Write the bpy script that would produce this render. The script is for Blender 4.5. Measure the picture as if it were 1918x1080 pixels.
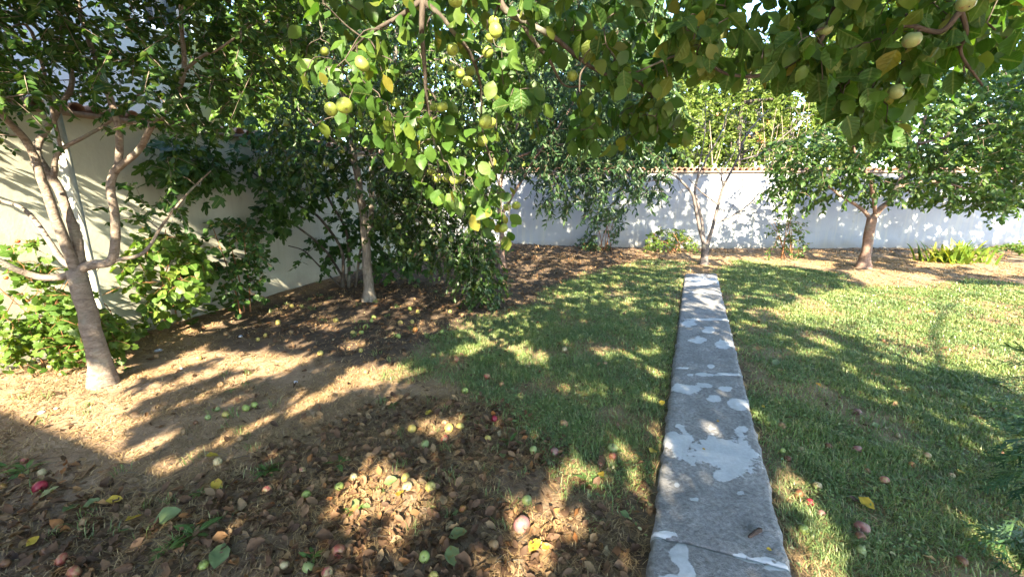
import bpy, math, random
import numpy as np
from mathutils import Vector, Matrix

for o in list(bpy.data.objects):
    bpy.data.objects.remove(o)
scene = bpy.context.scene
COL = scene.collection
rng = np.random.default_rng(11)
random.seed(5)

# ------------------------------------------------------------------ camera, world, sun, exposure
CAM_H, FPX, HALF_U, HALF_V = 1.6, 800.0, 959.0, 540.0
PITCH = math.radians(12.9)
cam_data = bpy.data.cameras.new("camera")
cam_data.sensor_width = 36.0
cam_data.lens = FPX / 1918.0 * 36.0
cam_data.clip_start = 0.05
cam_data.clip_end = 2000.0
cam = bpy.data.objects.new("camera", cam_data)
COL.objects.link(cam)
cam.location = (0, 0, CAM_H)
cam.rotation_euler = (math.radians(90) - PITCH, 0, 0)
scene.camera = cam

SUN_AZ, SUN_EL = math.radians(2.5), math.radians(32.0)
LDIR = np.array([math.sin(SUN_AZ) * math.cos(SUN_EL), math.cos(SUN_AZ) * math.cos(SUN_EL), -math.sin(SUN_EL)])
world = bpy.data.worlds.new("World")
scene.world = world
world.use_nodes = True
wn = world.node_tree.nodes
wl = world.node_tree.links
wn.clear()
w_out = wn.new("ShaderNodeOutputWorld")
w_bg = wn.new("ShaderNodeBackground")
w_sky = wn.new("ShaderNodeTexSky")
w_sky.sky_type = 'NISHITA'
w_sky.sun_disc = False
w_sky.sun_elevation = SUN_EL
w_sky.sun_rotation = math.pi + SUN_AZ
w_sky.air_density = 1.0
w_sky.dust_density = 0.4
w_sky.ozone_density = 2.5
w_bg.inputs["Strength"].default_value = 0.15
wl.new(w_sky.outputs[0], w_bg.inputs[0])
wl.new(w_bg.outputs[0], w_out.inputs[0])

sun_data = bpy.data.lights.new("sun", 'SUN')
sun_data.energy = 4.8
sun_data.angle = math.radians(0.53)
sun_data.color = (1.0, 0.89, 0.66)
sun = bpy.data.objects.new("sun", sun_data)
COL.objects.link(sun)
sun.location = (-3, -20, 18)
sun.rotation_euler = Vector(tuple(LDIR)).to_track_quat('-Z', 'Y').to_euler()

scene.view_settings.view_transform = 'Standard'
scene.view_settings.look = 'None'
scene.view_settings.gamma = 1.0
scene.view_settings.exposure = 3.05
scene.view_settings.use_curve_mapping = False
scene.render.engine = 'CYCLES'
scene.cycles.max_bounces = 8
scene.cycles.diffuse_bounces = 4
scene.cycles.transmission_bounces = 6
scene.cycles.transparent_max_bounces = 6

# ------------------------------------------------------------------ projection helpers
CP, SP = math.cos(PITCH), math.sin(PITCH)

def ray(u, v):
    c = (HALF_V - np.asarray(v, float)) / FPX
    a = (np.asarray(u, float) - HALF_U) / FPX
    return np.stack([a, CP + SP * c, -SP + CP * c], -1)

def G(u, v, z=0.0):
    d = ray(u, v)
    t = (z - CAM_H) / d[..., 2]
    p = d * t[..., None]
    p[..., 2] += CAM_H
    return p

def W(u, v, Y):
    d = ray(u, v)
    p = d * (np.asarray(Y, float) / d[..., 1])[..., None]
    p[..., 2] += CAM_H
    return p

def project(p):
    p = np.asarray(p, float)
    x, y, z = p[..., 0], p[..., 1], p[..., 2] - CAM_H
    dep = y * CP - z * SP
    up = y * SP + z * CP
    ds = np.where(np.abs(dep) < 1e-4, 1e-4, dep)
    return HALF_U + FPX * x / ds, HALF_V - FPX * up / ds, dep

def inpoly(u, v, poly):
    u, v = np.asarray(u, float), np.asarray(v, float)
    r = np.zeros(u.shape, bool)
    n = len(poly)
    for i in range(n):
        x0, y0 = poly[i]
        x1, y1 = poly[(i + 1) % n]
        if y0 == y1:
            continue
        k = ((y0 > v) != (y1 > v)) & (u < (x1 - x0) * (v - y0) / (y1 - y0) + x0)
        r ^= k
    return r

_lat = np.random.default_rng(3).random((64, 64, 64)).astype(np.float32)

def vnoise(x, y, z=0.0, s=1.0, off=0):
    x, y = np.asarray(x, float) * s + off * 7.31, np.asarray(y, float) * s + off * 3.77
    z = np.asarray(z, float) * s + off * 1.3 + np.zeros_like(x)
    xi, yi, zi = np.floor(x).astype(int), np.floor(y).astype(int), np.floor(z).astype(int)
    fx, fy, fz = x - xi, y - yi, z - zi
    fx, fy, fz = fx * fx * (3 - 2 * fx), fy * fy * (3 - 2 * fy), fz * fz * (3 - 2 * fz)
    r = 0
    for a in (0, 1):
        for b in (0, 1):
            for c in (0, 1):
                w = (fx if a else 1 - fx) * (fy if b else 1 - fy) * (fz if c else 1 - fz)
                r = r + w * _lat[(xi + a) & 63, (yi + b) & 63, (zi + c) & 63]
    return r

def fbm(x, y, z=0.0, s=1.0, off=0, o=3):
    r, a, t = 0, 1.0, 0
    for i in range(o):
        r = r + a * vnoise(x, y, z, s * 2 ** i, off + i)
        t += a
        a *= .5
    return r / t

def norm(v):
    v = np.asarray(v, float)
    return v / np.maximum(np.linalg.norm(v, axis=-1, keepdims=True), 1e-9)

# ------------------------------------------------------------------ object helpers
def nmesh(name, V, F, smooth=False, var=None, attrs=None):
    V = np.ascontiguousarray(V, np.float32)
    F = np.ascontiguousarray(F, np.int32)
    me = bpy.data.meshes.new(name)
    m, k = F.shape
    me.vertices.add(len(V))
    me.vertices.foreach_set("co", V.ravel())
    me.loops.add(m * k)
    me.loops.foreach_set("vertex_index", F.ravel())
    me.polygons.add(m)
    me.polygons.foreach_set("loop_start", np.arange(0, m * k, k, dtype=np.int32))
    me.polygons.foreach_set("loop_total", np.full(m, k, np.int32))
    if smooth:
        me.polygons.foreach_set("use_smooth", np.ones(m, bool))
    if name == "leaf" and var is None:
        attrs = dict(attrs or {}, rib=(np.abs(V[:, 1]) < 1e-6).astype(np.float32))
    if var is not None:
        attrs = dict(attrs or {}, var=var)
    for n, a in (attrs or {}).items():
        at = me.attributes.new(n, 'FLOAT', 'POINT')
        at.data.foreach_set("value", np.ascontiguousarray(a, np.float32))
    me.update(calc_edges=True)
    return me

def link(name, me, mat=None, parent=None):
    o = bpy.data.objects.new(name, me)
    COL.objects.link(o)
    if mat is not None and me is not None and not me.materials:
        me.materials.append(mat)
    if parent is not None:
        o.parent = parent
        o.matrix_parent_inverse = Matrix.Identity(4)
        w = parent.location
        if parent.parent is not None:
            w = w + parent.parent.location
        o.location = -w
    return o

def tag(o, label=None, cat=None, group=None, kind=None):
    if label: o["label"] = label
    if cat: o["category"] = cat
    if group: o["group"] = group
    if kind: o["kind"] = kind
    return o

def empty(name, loc, label=None, cat=None, group=None):
    o = bpy.data.objects.new(name, None)
    COL.objects.link(o)
    o.location = tuple(float(x) for x in loc)
    o.empty_display_size = .1
    return tag(o, label, cat, group)

class Tubes:
    def __init__(s):
        s.V, s.F, s.n = [], [], 0
    def add(s, pts, rad, sides=6, lump=0.0, cap=False):
        pts = np.asarray(pts, float)
        rad = np.asarray(rad, float) * np.ones(len(pts))
        n = len(pts)
        t = np.gradient(pts, axis=0)
        t = norm(t)
        ref = np.array([0.31, 0.17, 0.93])
        if abs(t[0] @ ref) > .9: ref = np.array([.9, .3, .1])
        u = norm(np.cross(t, ref))
        w = np.cross(t, u)
        a = np.linspace(0, 2 * math.pi, sides, endpoint=False)
        r = rad[:, None] * np.ones(sides)
        if lump:
            r = r * (1 + lump * (fbm(pts[:, None, 2] * 3 + np.cos(a) * .7, np.sin(a) * .7 + pts[:, None, 0] * 3, pts[:, None, 1] * 3, 2.0) - .5) * 2)
        P = pts[:, None, :] + r[..., None] * (np.cos(a)[None, :, None] * u[:, None, :] + np.sin(a)[None, :, None] * w[:, None, :])
        i = np.arange(n - 1)[:, None] * sides
        j = np.arange(sides)[None, :]
        k = (j + 1) % sides
        F = np.stack([i + j, i + k, i + sides + k, i + sides + j], -1).reshape(-1, 4) + s.n
        s.V.append(P.reshape(-1, 3)); s.F.append(F); s.n += n * sides
        if cap:
            c = (n - 1) * sides + s.n - n * sides
            for q in range(1, sides - 2, 2):
                s.F.append(np.array([[c, c + q, c + q + 1, c + q + 2]]))
    def mesh(s, name, smooth=True):
        return nmesh(name, np.concatenate(s.V), np.concatenate(s.F), smooth)

def catmull(P, per=5):
    P = np.asarray(P, float)
    if len(P) < 3:
        t = np.linspace(0, 1, per * (len(P) - 1) + 1)[:, None]
        return P[0] * (1 - t) + P[-1] * t
    Q = np.vstack([2 * P[0] - P[1], P, 2 * P[-1] - P[-2]])
    out = []
    for i in range(1, len(Q) - 2):
        t = np.linspace(0, 1, per, endpoint=False)[:, None]
        a, b, c, d = Q[i - 1], Q[i], Q[i + 1], Q[i + 2]
        out.append(.5 * (2 * b + (c - a) * t + (2 * a - 5 * b + 4 * c - d) * t ** 2 + (3 * b - a - 3 * c + d) * t ** 3))
    return np.vstack(out + [P[-1:]])

# ------------------------------------------------------------------ leaf templates (length 1 along +x, flat in xy, normal z)
def leaf_tpl(ws, fold=.12, droop=.12, wave=0.0, stalk=.12):
    """ws: half widths at even stations along the blade"""
    n = len(ws)
    xs = np.linspace(stalk, 1, n + 2)
    V = [(0, 0, 0)]
    F = []
    V.append((xs[0], 0, 0))
    mids, L, R = [1], [None], [None]
    for i, w in enumerate(ws):
        x = xs[i + 1]
        wv = wave * math.sin(i * 2.2)
        z = -droop * x * x
        mids.append(len(V)); V.append((x, 0, z))
        L.append(len(V)); V.append((x, w, z + fold * w + wv))
        R.append(len(V)); V.append((x, -w, z + fold * w - wv))
    tip = len(V); V.append((1, 0, -droop))
    F += [(1, mids[1], L[1]), (1, R[1], mids[1])]
    for i in range(1, n):
        F += [(mids[i], mids[i + 1], L[i + 1]), (mids[i], L[i + 1], L[i]), (mids[i], R[i + 1], mids[i + 1]), (mids[i], R[i], R[i + 1])]
    F += [(mids[n], tip, L[n]), (mids[n], R[n], tip)]
    if stalk > .02:
        V += [(0, .008, 0), (0, -.008, 0)]
        F += [(1, len(V) - 2, len(V) - 1)]
    return np.array(V, float), np.array(F)

T_APPLE = leaf_tpl([.17, .27, .30, .27, .17], .25, .16, .02, .16)
T_OVAL = leaf_tpl([.24, .30, .2], .25, .18, .0, .14)
T_OVAL2 = leaf_tpl([.27, .22], .3, .15, .0, .1)
def far_tpl(w, fold=.3, droop=.15, a=.33, b=.68):
    V = np.array([(0, 0, 0), (a, w, fold * w), (b, w * .85, fold * w - droop * .5), (1, 0, -droop), (b, -w * .85, fold * w - droop * .5), (a, -w, fold * w)], float)
    return V, np.array([(0, 3, 2), (0, 2, 1), (0, 4, 3), (0, 5, 4)])
T_FAR, T_FARN = far_tpl(.27), far_tpl(.165, .2, .25)
T_NARROW = leaf_tpl([.13, .18, .12], .2, .3, .0, .05)
T_NARROW2 = leaf_tpl([.12, .1], .2, .25, .0, .04)
T_CHERRY = leaf_tpl([.17, .25, .25, .15], .3, .25, .015, .14)
T_ROUND = leaf_tpl([.33, .40, .36, .22], .2, .15, .03, .15)
T_DRY = leaf_tpl([.20, .30, .29, .18], .9, -.2, .09, .1)
T_DRY2 = leaf_tpl([.26, .30, .16], .6, .35, .08, .1)
T_FLAT = leaf_tpl([.20, .29, .29, .18], .45, -.12, .06, .14)

def fig_tpl():
    lob = [(-2.35, .30), (-1.9, .50), (-1.55, .34), (-1.15, .66), (-.85, .74), (-.62, .40), (-.28, .80), (0, 1.0), (.28, .80), (.62, .40), (.85, .74), (1.15, .66), (1.55, .34), (1.9, .50), (2.35, .30)]
    V = [(.2, 0, 0), (0, 0, .0)]
    for a, r in lob:
        x, y = .38 + .62 * r * math.cos(a), .62 * r * math.sin(a)
        V.append((x, y, -.18 * (r * r) + .05 * math.cos(a * 5)))
    V[0] = (.38, 0, .02)
    F = [(0, i, i + 1) for i in range(2, len(V) - 1)]
    V += [(0, .012, .05), (0, -.012, .05)]
    F += [(0, len(V) - 2, len(V) - 1), (0, len(V) - 3, 2)]
    return np.array(V, float), np.array(F)
T_FIG = fig_tpl()

def lobed_tpl():   # raspberry / currant type leaflet, toothed round
    V = [(0, 0, 0), (.45, 0, .03)]
    n = 13
    for i in range(n):
        a = -2.5 + 5.0 * i / (n - 1)
        r = .52 * (1 if i % 2 == 0 else .8) * (1.1 if abs(a) < .3 else 1)
        V.append((.48 + r * math.cos(a), .9 * r * math.sin(a), -.1 * (i % 2) - .08 * r))
    F = [(1, i, i + 1) for i in range(2, len(V) - 1)]
    return np.array(V, float), np.array(F)
T_LOBED = lobed_tpl()

def frames(axis, nrm):
    x = norm(axis)
    z = nrm - (nrm * x).sum(-1, keepdims=True) * x
    z = norm(z)
    y = np.cross(z, x)
    return x, y, z

def scatter(tpl, pos, axis, nrm, size, var=None, curl=None):
    V, F = tpl
    x, y, z = frames(axis, nrm)
    s = np.asarray(size, float)[:, None, None]
    zz = V[None, :, 2, None] if curl is None else V[None, :, 2, None] * np.asarray(curl)[:, None, None]
    P = (V[None, :, 0, None] * x[:, None] + V[None, :, 1, None] * y[:, None] + zz * z[:, None]) * s + pos[:, None]
    N = len(pos)
    FF = (F[None] + (np.arange(N) * len(V))[:, None, None]).reshape(-1, 3)
    vv = np.repeat(var if var is not None else rng.random(N), len(V))
    return P.reshape(-1, 3), FF, vv

# ------------------------------------------------------------------ materials
def new_mat(name):
    m = bpy.data.materials.new(name)
    m.use_nodes = True
    nt = m.node_tree
    nt.nodes.clear()
    out = nt.nodes.new("ShaderNodeOutputMaterial")
    return m, nt, out

def nd(nt, t, **k):
    n = nt.nodes.new(t)
    for a, b in k.items():
        if a == 'ins':
            for i, v in b.items():
                n.inputs[i].default_value = v
        else:
            setattr(n, a, b)
    return n

def ramp(nt, stops, fac=None, interp='LINEAR'):
    r = nt.nodes.new("ShaderNodeValToRGB")
    r.color_ramp.interpolation = interp
    e = r.color_ramp.elements
    while len(e) < len(stops): e.new(.5)
    for q, (p, c) in zip(e, stops):
        q.position = p
        q.color = (*c, 1) if len(c) == 3 else c
    if fac is not None: nt.links.new(fac, r.inputs[0])
    return r

def mixc(nt, fac, a, b, mode='MIX'):
    m = nt.nodes.new("ShaderNodeMix")
    m.data_type = 'RGBA'
    m.blend_type = mode
    for s, v in ((0, fac), (6, a), (7, b)):
        if isinstance(v, (int, float)): m.inputs[s].default_value = v
        elif isinstance(v, tuple): m.inputs[s].default_value = (*v, 1)
        else: nt.links.new(v, m.inputs[s])
    return m.outputs[2]

def math_n(nt, op, a, b=None, clamp=False):
    m = nt.nodes.new("ShaderNodeMath")
    m.operation = op
    m.use_clamp = clamp
    for i, v in enumerate((a, b)):
        if v is None: continue
        if isinstance(v, (int, float)): m.inputs[i].default_value = v
        else: nt.links.new(v, m.inputs[i])
    return m.outputs[0]

def noise(nt, scale, detail=4, rough=.6, vec=None, dist=0):
    n = nd(nt, "ShaderNodeTexNoise")
    n.inputs["Scale"].default_value = scale
    n.inputs["Detail"].default_value = detail
    n.inputs["Roughness"].default_value = rough
    n.inputs["Distortion"].default_value = dist
    if vec is not None: nt.links.new(vec, n.inputs["Vector"])
    return n

def geo_pos(nt):
    return nd(nt, "ShaderNodeNewGeometry").outputs["Position"]

def var_out(nt):
    a = nd(nt, "ShaderNodeAttribute", attribute_name="var").outputs["Fac"]
    o = nd(nt, "ShaderNodeObjectInfo").outputs["Random"]
    return math_n(nt, 'FRACT', math_n(nt, 'ADD', a, o))

def bump(nt, h, strength=.4, dist=.02):
    b = nd(nt, "ShaderNodeBump")
    b.inputs["Strength"].default_value = strength
    b.inputs["Distance"].default_value = dist
    nt.links.new(h, b.inputs["Height"])
    return b.outputs[0]

def leaf_mat(name, stops, spots=None, spot_amt=.0, trans=.45, tint=(1.25, 1.25, .55), gloss=.35, rough=.45, veins=False):
    m, nt, out = new_mat(name)
    v = var_out(nt)
    c = ramp(nt, stops, v).outputs[0]
    pos = geo_pos(nt)
    if spots:
        n = noise(nt, 55, 3, .65, pos)
        w = ramp(nt, [(.60 - spot_amt * .12, (0, 0, 0)), (.70 - spot_amt * .12, (1, 1, 1))], n.outputs[0]).outputs[0]
        v2 = math_n(nt, 'FRACT', math_n(nt, 'MULTIPLY', v, 7.13))
        pick = math_n(nt, 'MULTIPLY', w, math_n(nt, 'LESS_THAN', v2, spot_amt))
        c = mixc(nt, pick, c, spots)
    n2 = noise(nt, 30, 2, .5, pos)
    c = mixc(nt, .35, c, ramp(nt, [(.3, (.55, .55, .55)), (.7, (1.15, 1.15, 1.1))], n2.outputs[0]).outputs[0], 'MULTIPLY')
    n5 = noise(nt, 1.7, 2, .5, pos)
    c = mixc(nt, .6, c, ramp(nt, [(.35, (.70, .78, .8)), (.65, (1.3, 1.2, 1.0))], n5.outputs[0]).outputs[0], 'MULTIPLY')
    rb = nd(nt, "ShaderNodeAttribute", attribute_name="rib").outputs["Fac"]
    rb = ramp(nt, [(.86, (0, 0, 0)), (.97, (.55, .55, .55))], rb).outputs[0]
    c = mixc(nt, rb, c, (.24, .27, .10))
    b = nd(nt, "ShaderNodeBsdfPrincipled")
    b.inputs["Roughness"].default_value = rough
    b.inputs["Specular IOR Level"].default_value = gloss
    if veins:
        tcn = nd(nt, "ShaderNodeTexCoord").outputs["Object"]
        sp = nd(nt, "ShaderNodeSeparateXYZ"); nt.links.new(tcn, sp.inputs[0])
        ph = math_n(nt, 'SUBTRACT', sp.outputs[0], math_n(nt, 'MULTIPLY', math_n(nt, 'ABSOLUTE', sp.outputs[1]), .8))
        wv = math_n(nt, 'ABSOLUTE', math_n(nt, 'SINE', math_n(nt, 'MULTIPLY', ph, 24.0)))
        wv = math_n(nt, 'POWER', wv, .4)
        hgt_ = math_n(nt, 'ADD', wv, math_n(nt, 'MULTIPLY', noise(nt, 14, 3, .6, tcn).outputs[0], 1.2))
        nt.links.new(bump(nt, hgt_, .5, .006), b.inputs["Normal"])
    nt.links.new(c, b.inputs["Base Color"])
    t = nd(nt, "ShaderNodeBsdfTranslucent")
    tc = mixc(nt, 1.0, c, tint, 'MULTIPLY')
    nt.links.new(tc, t.inputs["Color"])
    mx = nd(nt, "ShaderNodeMixShader")
    mx.inputs[0].default_value = trans
    nt.links.new(b.outputs[0], mx.inputs[1])
    nt.links.new(t.outputs[0], mx.inputs[2])
    nt.links.new(mx.outputs[0], out.inputs[0])
    return m

def bark_mat(name, a, b, scale=14, bands=True, bstr=.6):
    m, nt, out = new_mat(name)
    pos = geo_pos(nt)
    mp = nd(nt, "ShaderNodeMapping")
    mp.inputs["Scale"].default_value = (1, 1, 2.2) if bands else (1, 1, .35)
    nt.links.new(pos, mp.inputs[0])
    n = noise(nt, scale, 6, .65, mp.outputs[0], .6)
    n2 = noise(nt, scale * 4, 4, .6, mp.outputs[0])
    n3 = noise(nt, 3, 3, .6, pos)
    c = ramp(nt, [(.3, a), (.7, b)], n.outputs[0]).outputs[0]
    c = mixc(nt, .5, c, ramp(nt, [(.3, (.5, .48, .45)), (.7, (1.2, 1.2, 1.2))], n2.outputs[0]).outputs[0], 'MULTIPLY')
    c = mixc(nt, ramp(nt, [(.56, (0, 0, 0)), (.68, (.6, .6, .6))], n3.outputs[0]).outputs[0], c, (.20, .21, .17))
    p = nd(nt, "ShaderNodeBsdfPrincipled")
    p.inputs["Roughness"].default_value = .9
    p.inputs["Specular IOR Level"].default_value = .2
    nt.links.new(c, p.inputs["Base Color"])
    h = math_n(nt, 'ADD', n.outputs[0], math_n(nt, 'MULTIPLY', n2.outputs[0], .5))
    nt.links.new(bump(nt, h, bstr, .015), p.inputs["Normal"])
    nt.links.new(p.outputs[0], out.inputs[0])
    return m

def plain_mat(name, stops, scale=20, rough=.8, detail=4, bstr=0, spec=.3, objrand=False):
    m, nt, out = new_mat(name)
    p = nd(nt, "ShaderNodeBsdfPrincipled")
    p.inputs["Roughness"].default_value = rough
    p.inputs["Specular IOR Level"].default_value = spec
    n = noise(nt, scale, detail, .6, geo_pos(nt))
    f = n.outputs[0]
    if objrand:
        o = nd(nt, "ShaderNodeObjectInfo").outputs["Random"]
        f = math_n(nt, 'ADD', math_n(nt, 'MULTIPLY', f, .6), math_n(nt, 'MULTIPLY', o, .4))
    nt.links.new(ramp(nt, stops, f).outputs[0], p.inputs["Base Color"])
    if bstr:
        nt.links.new(bump(nt, n.outputs[0], bstr, .01), p.inputs["Normal"])
    nt.links.new(p.outputs[0], out.inputs[0])
    return m

M = {}
M['apple_leaf'] = leaf_mat("apple_leaf", [(0, (.042, .095, .020)), (.5, (.068, .140, .026)), (.85, (.10, .165, .030)), (.97, (.16, .17, .03)), (1, (.24, .21, .04))], (.17, .15, .03), .08, .5, (1.1, 1.3, .5), veins=True)
M['plum_leaf'] = leaf_mat("plum_leaf", [(0, (.022, .060, .014)), (.6, (.040, .095, .018)), (1, (.075, .125, .022))], None, 0, .40)
M['fig_leaf'] = leaf_mat("fig_leaf", [(0, (.024, .065, .017)), (1, (.055, .115, .026))], None, 0, .35, gloss=.25)
M['pear_leaf'] = leaf_mat("pear_leaf", [(0, (.024, .058, .016)), (.7, (.045, .092, .020)), (1, (.085, .13, .028))], None, 0, .38, gloss=.5, rough=.38)
M['peach_leaf'] = leaf_mat("peach_leaf", [(0, (.026, .064, .026)), (.7, (.046, .10, .038)), (1, (.08, .13, .045))], None, 0, .38, tint=(1.2, 1.25, .8), gloss=.5, rough=.4)
M['cherry_leaf'] = leaf_mat("cherry_leaf", [(0, (.035, .080, .022)), (.6, (.068, .135, .034)), (1, (.12, .18, .045))], None, 0, .48)
M['bush_leaf'] = leaf_mat("bush_leaf", [(0, (.060, .125, .020)), (.7, (.105, .180, .030)), (1, (.15, .21, .035))], None, 0, .45)
M['fern_leaf'] = leaf_mat("fern_leaf", [(0, (.10, .17, .025)), (.7, (.15, .22, .03)), (1, (.28, .27, .04))], None, 0, .4)
M['back_leaf'] = leaf_mat("back_leaf", [(0, (.060, .125, .022)), (.6, (.105, .180, .032)), (1, (.17, .22, .04))], None, 0, .45)
M['lime_leaf'] = leaf_mat("lime_leaf", [(0, (.085, .13, .025)), (.6, (.14, .20, .04)), (1, (.21, .25, .06))], None, 0, .45)
M['willow_leaf'] = leaf_mat("willow_leaf", [(0, (.050, .10, .036)), (1, (.10, .16, .055))], None, 0, .4, tint=(1.1, 1.2, .8), gloss=.5)
M['conifer'] = leaf_mat("conifer_spray", [(0, (.020, .055, .016)), (.7, (.040, .085, .022)), (1, (.075, .125, .03))], None, 0, .3, gloss=.3)
M['dry_leaf'] = leaf_mat("dry_leaf", [(0, (.055, .030, .018)), (.35, (.105, .058, .034)), (.7, (.165, .098, .056)), (.88, (.23, .155, .085)), (.95, (.22, .09, .03)), (1, (.27, .21, .12))], (.05, .026, .016), .5, .15, (1.2, .9, .5), gloss=.25, rough=.7)
M['yellow_leaf'] = leaf_mat("yellow_leaf", [(0, (.38, .27, .035)), (.6, (.42, .33, .05)), (1, (.40, .22, .04))], (.20, .10, .02), .5, .3, (1.2, 1.0, .4), gloss=.3, rough=.6)
M['green_leaf'] = leaf_mat("fallen_green_leaf", [(0, (.10, .15, .06)), (.6, (.15, .19, .08)), (1, (.26, .27, .14))], (.20, .15, .04), .4, .3, gloss=.4, rough=.5)
M['grass'] = leaf_mat("grass_blade", [(0, (.115, .180, .066)), (.55, (.178, .255, .088)), (.82, (.235, .285, .105)), (1, (.36, .32, .18))], None, 0, .38, (1.15, 1.2, .6), gloss=.5, rough=.42)
M['straw'] = leaf_mat("dry_grass_blade", [(0, (.17, .108, .055)), (.5, (.29, .19, .098)), (1, (.43, .31, .17))], None, 0, .15, (1.1, 1, .8), gloss=.25, rough=.7)
M['weed'] = leaf_mat("weed_leaf", [(0, (.055, .115, .025)), (1, (.10, .17, .04))], None, 0, .35)
M['bark_plum'] = bark_mat("plum_bark", (.13, .098, .078), (.30, .24, .195), 13, True, 1.0)
M['bark_dark'] = bark_mat("dark_bark", (.040, .031, .025), (.115, .092, .076), 14, False, .8)
M['bark_pear'] = bark_mat("pear_bark", (.09, .075, .06), (.27, .235, .20), 16, False, .9)
M['bark_red'] = bark_mat("cherry_bark", (.14, .085, .065), (.29, .20, .16), 12, True, .6)
M['bark_grey'] = bark_mat("grey_bark", (.085, .07, .068), (.19, .16, .155), 14, True, .6)
M['stem'] = plain_mat("shrub_stem", [(.3, (.16, .07, .03)), (.7, (.28, .13, .06))], 20)
M['twig_pale'] = plain_mat("dead_stem", [(.3, (.30, .23, .17)), (.7, (.48, .38, .30))], 20)
M['white_wood'] = plain_mat("white_painted_wood", [(.3, (.36, .345, .29)), (.7, (.48, .465, .40))], 25, .7, 5, .15)
M['hole'] = plain_mat("dark_hole", [(.3, (.02, .015, .012)), (.7, (.03, .025, .02))], 25)
M['tile'] = plain_mat("terracotta_tile", [(.25, (.17, .10, .075)), (.5, (.30, .18, .125)), (.75, (.42, .29, .21))], 9, .85, 5, .3, .2, True)
M['mortar'] = plain_mat("mortar", [(.3, (.20, .145, .11)), (.7, (.30, .22, .17))], 30, .95, 5, .4)
M['roof'] = plain_mat("house_roof_tile", [(.3, (.20, .10, .07)), (.7, (.32, .17, .12))], 9, .85, 5, .3)
M['house_wall'] = plain_mat("pale_house_render", [(.3, (.46, .46, .48)), (.7, (.55, .55, .57))], 3, .9, 6, .1)
M['pane'] = plain_mat("window_glass", [(.3, (.03, .04, .06)), (.7, (.05, .06, .09))], 2, .08, 2, 0, .8)
M['frame'] = plain_mat("window_frame", [(.3, (.30, .38, .52)), (.7, (.36, .44, .58))], 5, .5)
M['berry'] = plain_mat("red_berry", [(.3, (.45, .06, .02)), (.7, (.60, .14, .03))], 8, .35)
M['stone'] = plain_mat("pale_pebble", [(.3, (.34, .33, .36)), (.7, (.52, .50, .53))], 14, .85, 4, .3, .3, True)

def fruit_mat(name, base, blush=None, dark=(.09, .05, .025), blush_amt=.5, rot=0.0, rough=.38):
    m, nt, out = new_mat(name)
    tc = nd(nt, "ShaderNodeTexCoord").outputs["Object"]
    o = nd(nt, "ShaderNodeObjectInfo").outputs["Random"]
    add = nd(nt, "ShaderNodeVectorMath", operation='ADD')
    nt.links.new(tc, add.inputs[0]); 
    mul = nd(nt, "ShaderNodeVectorMath", operation='SCALE')
    mul.inputs[0].default_value = (3.1, 1.7, 2.3)
    nt.links.new(math_n(nt, 'MULTIPLY', o, 30.0), mul.inputs["Scale"])
    nt.links.new(mul.outputs[0], add.inputs[1])
    n1 = noise(nt, 1.1, 3, .6, add.outputs[0])
    n2 = noise(nt, 9, 3, .6, add.outputs[0])
    n3 = noise(nt, 2.2, 4, .6, add.outputs[0])
    c = mixc(nt, .5, base, ramp(nt, [(.3, (.72, .76, .7)), (.7, (1.15, 1.1, 1.1))], n2.outputs[0]).outputs[0], 'MULTIPLY')
    if blush:
        w = ramp(nt, [(.62 - blush_amt * .35, (0, 0, 0)), (.74 - blush_amt * .25, (1, 1, 1))], n1.outputs[0]).outputs[0]
        c = mixc(nt, w, c, blush)
    if rot:
        w = ramp(nt, [(.70 - rot * .25, (0, 0, 0)), (.74 - rot * .2, (1, 1, 1))], n3.outputs[0]).outputs[0]
        c = mixc(nt, w, c, dark)
    sp = ramp(nt, [(.66, (0, 0, 0)), (.70, (.7, .7, .7))], noise(nt, 16, 1, .5, add.outputs[0]).outputs[0]).outputs[0]
    c = mixc(nt, sp, c, (base[0] * .55 + .05, base[1] * .45 + .03, base[2] * .4 + .01))
    p = nd(nt, "ShaderNodeBsdfPrincipled")
    p.inputs["Roughness"].default_value = rough
    p.inputs["Specular IOR Level"].default_value = .35
    p.inputs["Subsurface Weight"].default_value = .0
    nt.links.new(c, p.inputs["Base Color"])
    nt.links.new(bump(nt, n2.outputs[0], .06, .1), p.inputs["Normal"])
    nt.links.new(p.outputs[0], out.inputs[0])
    return m

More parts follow.
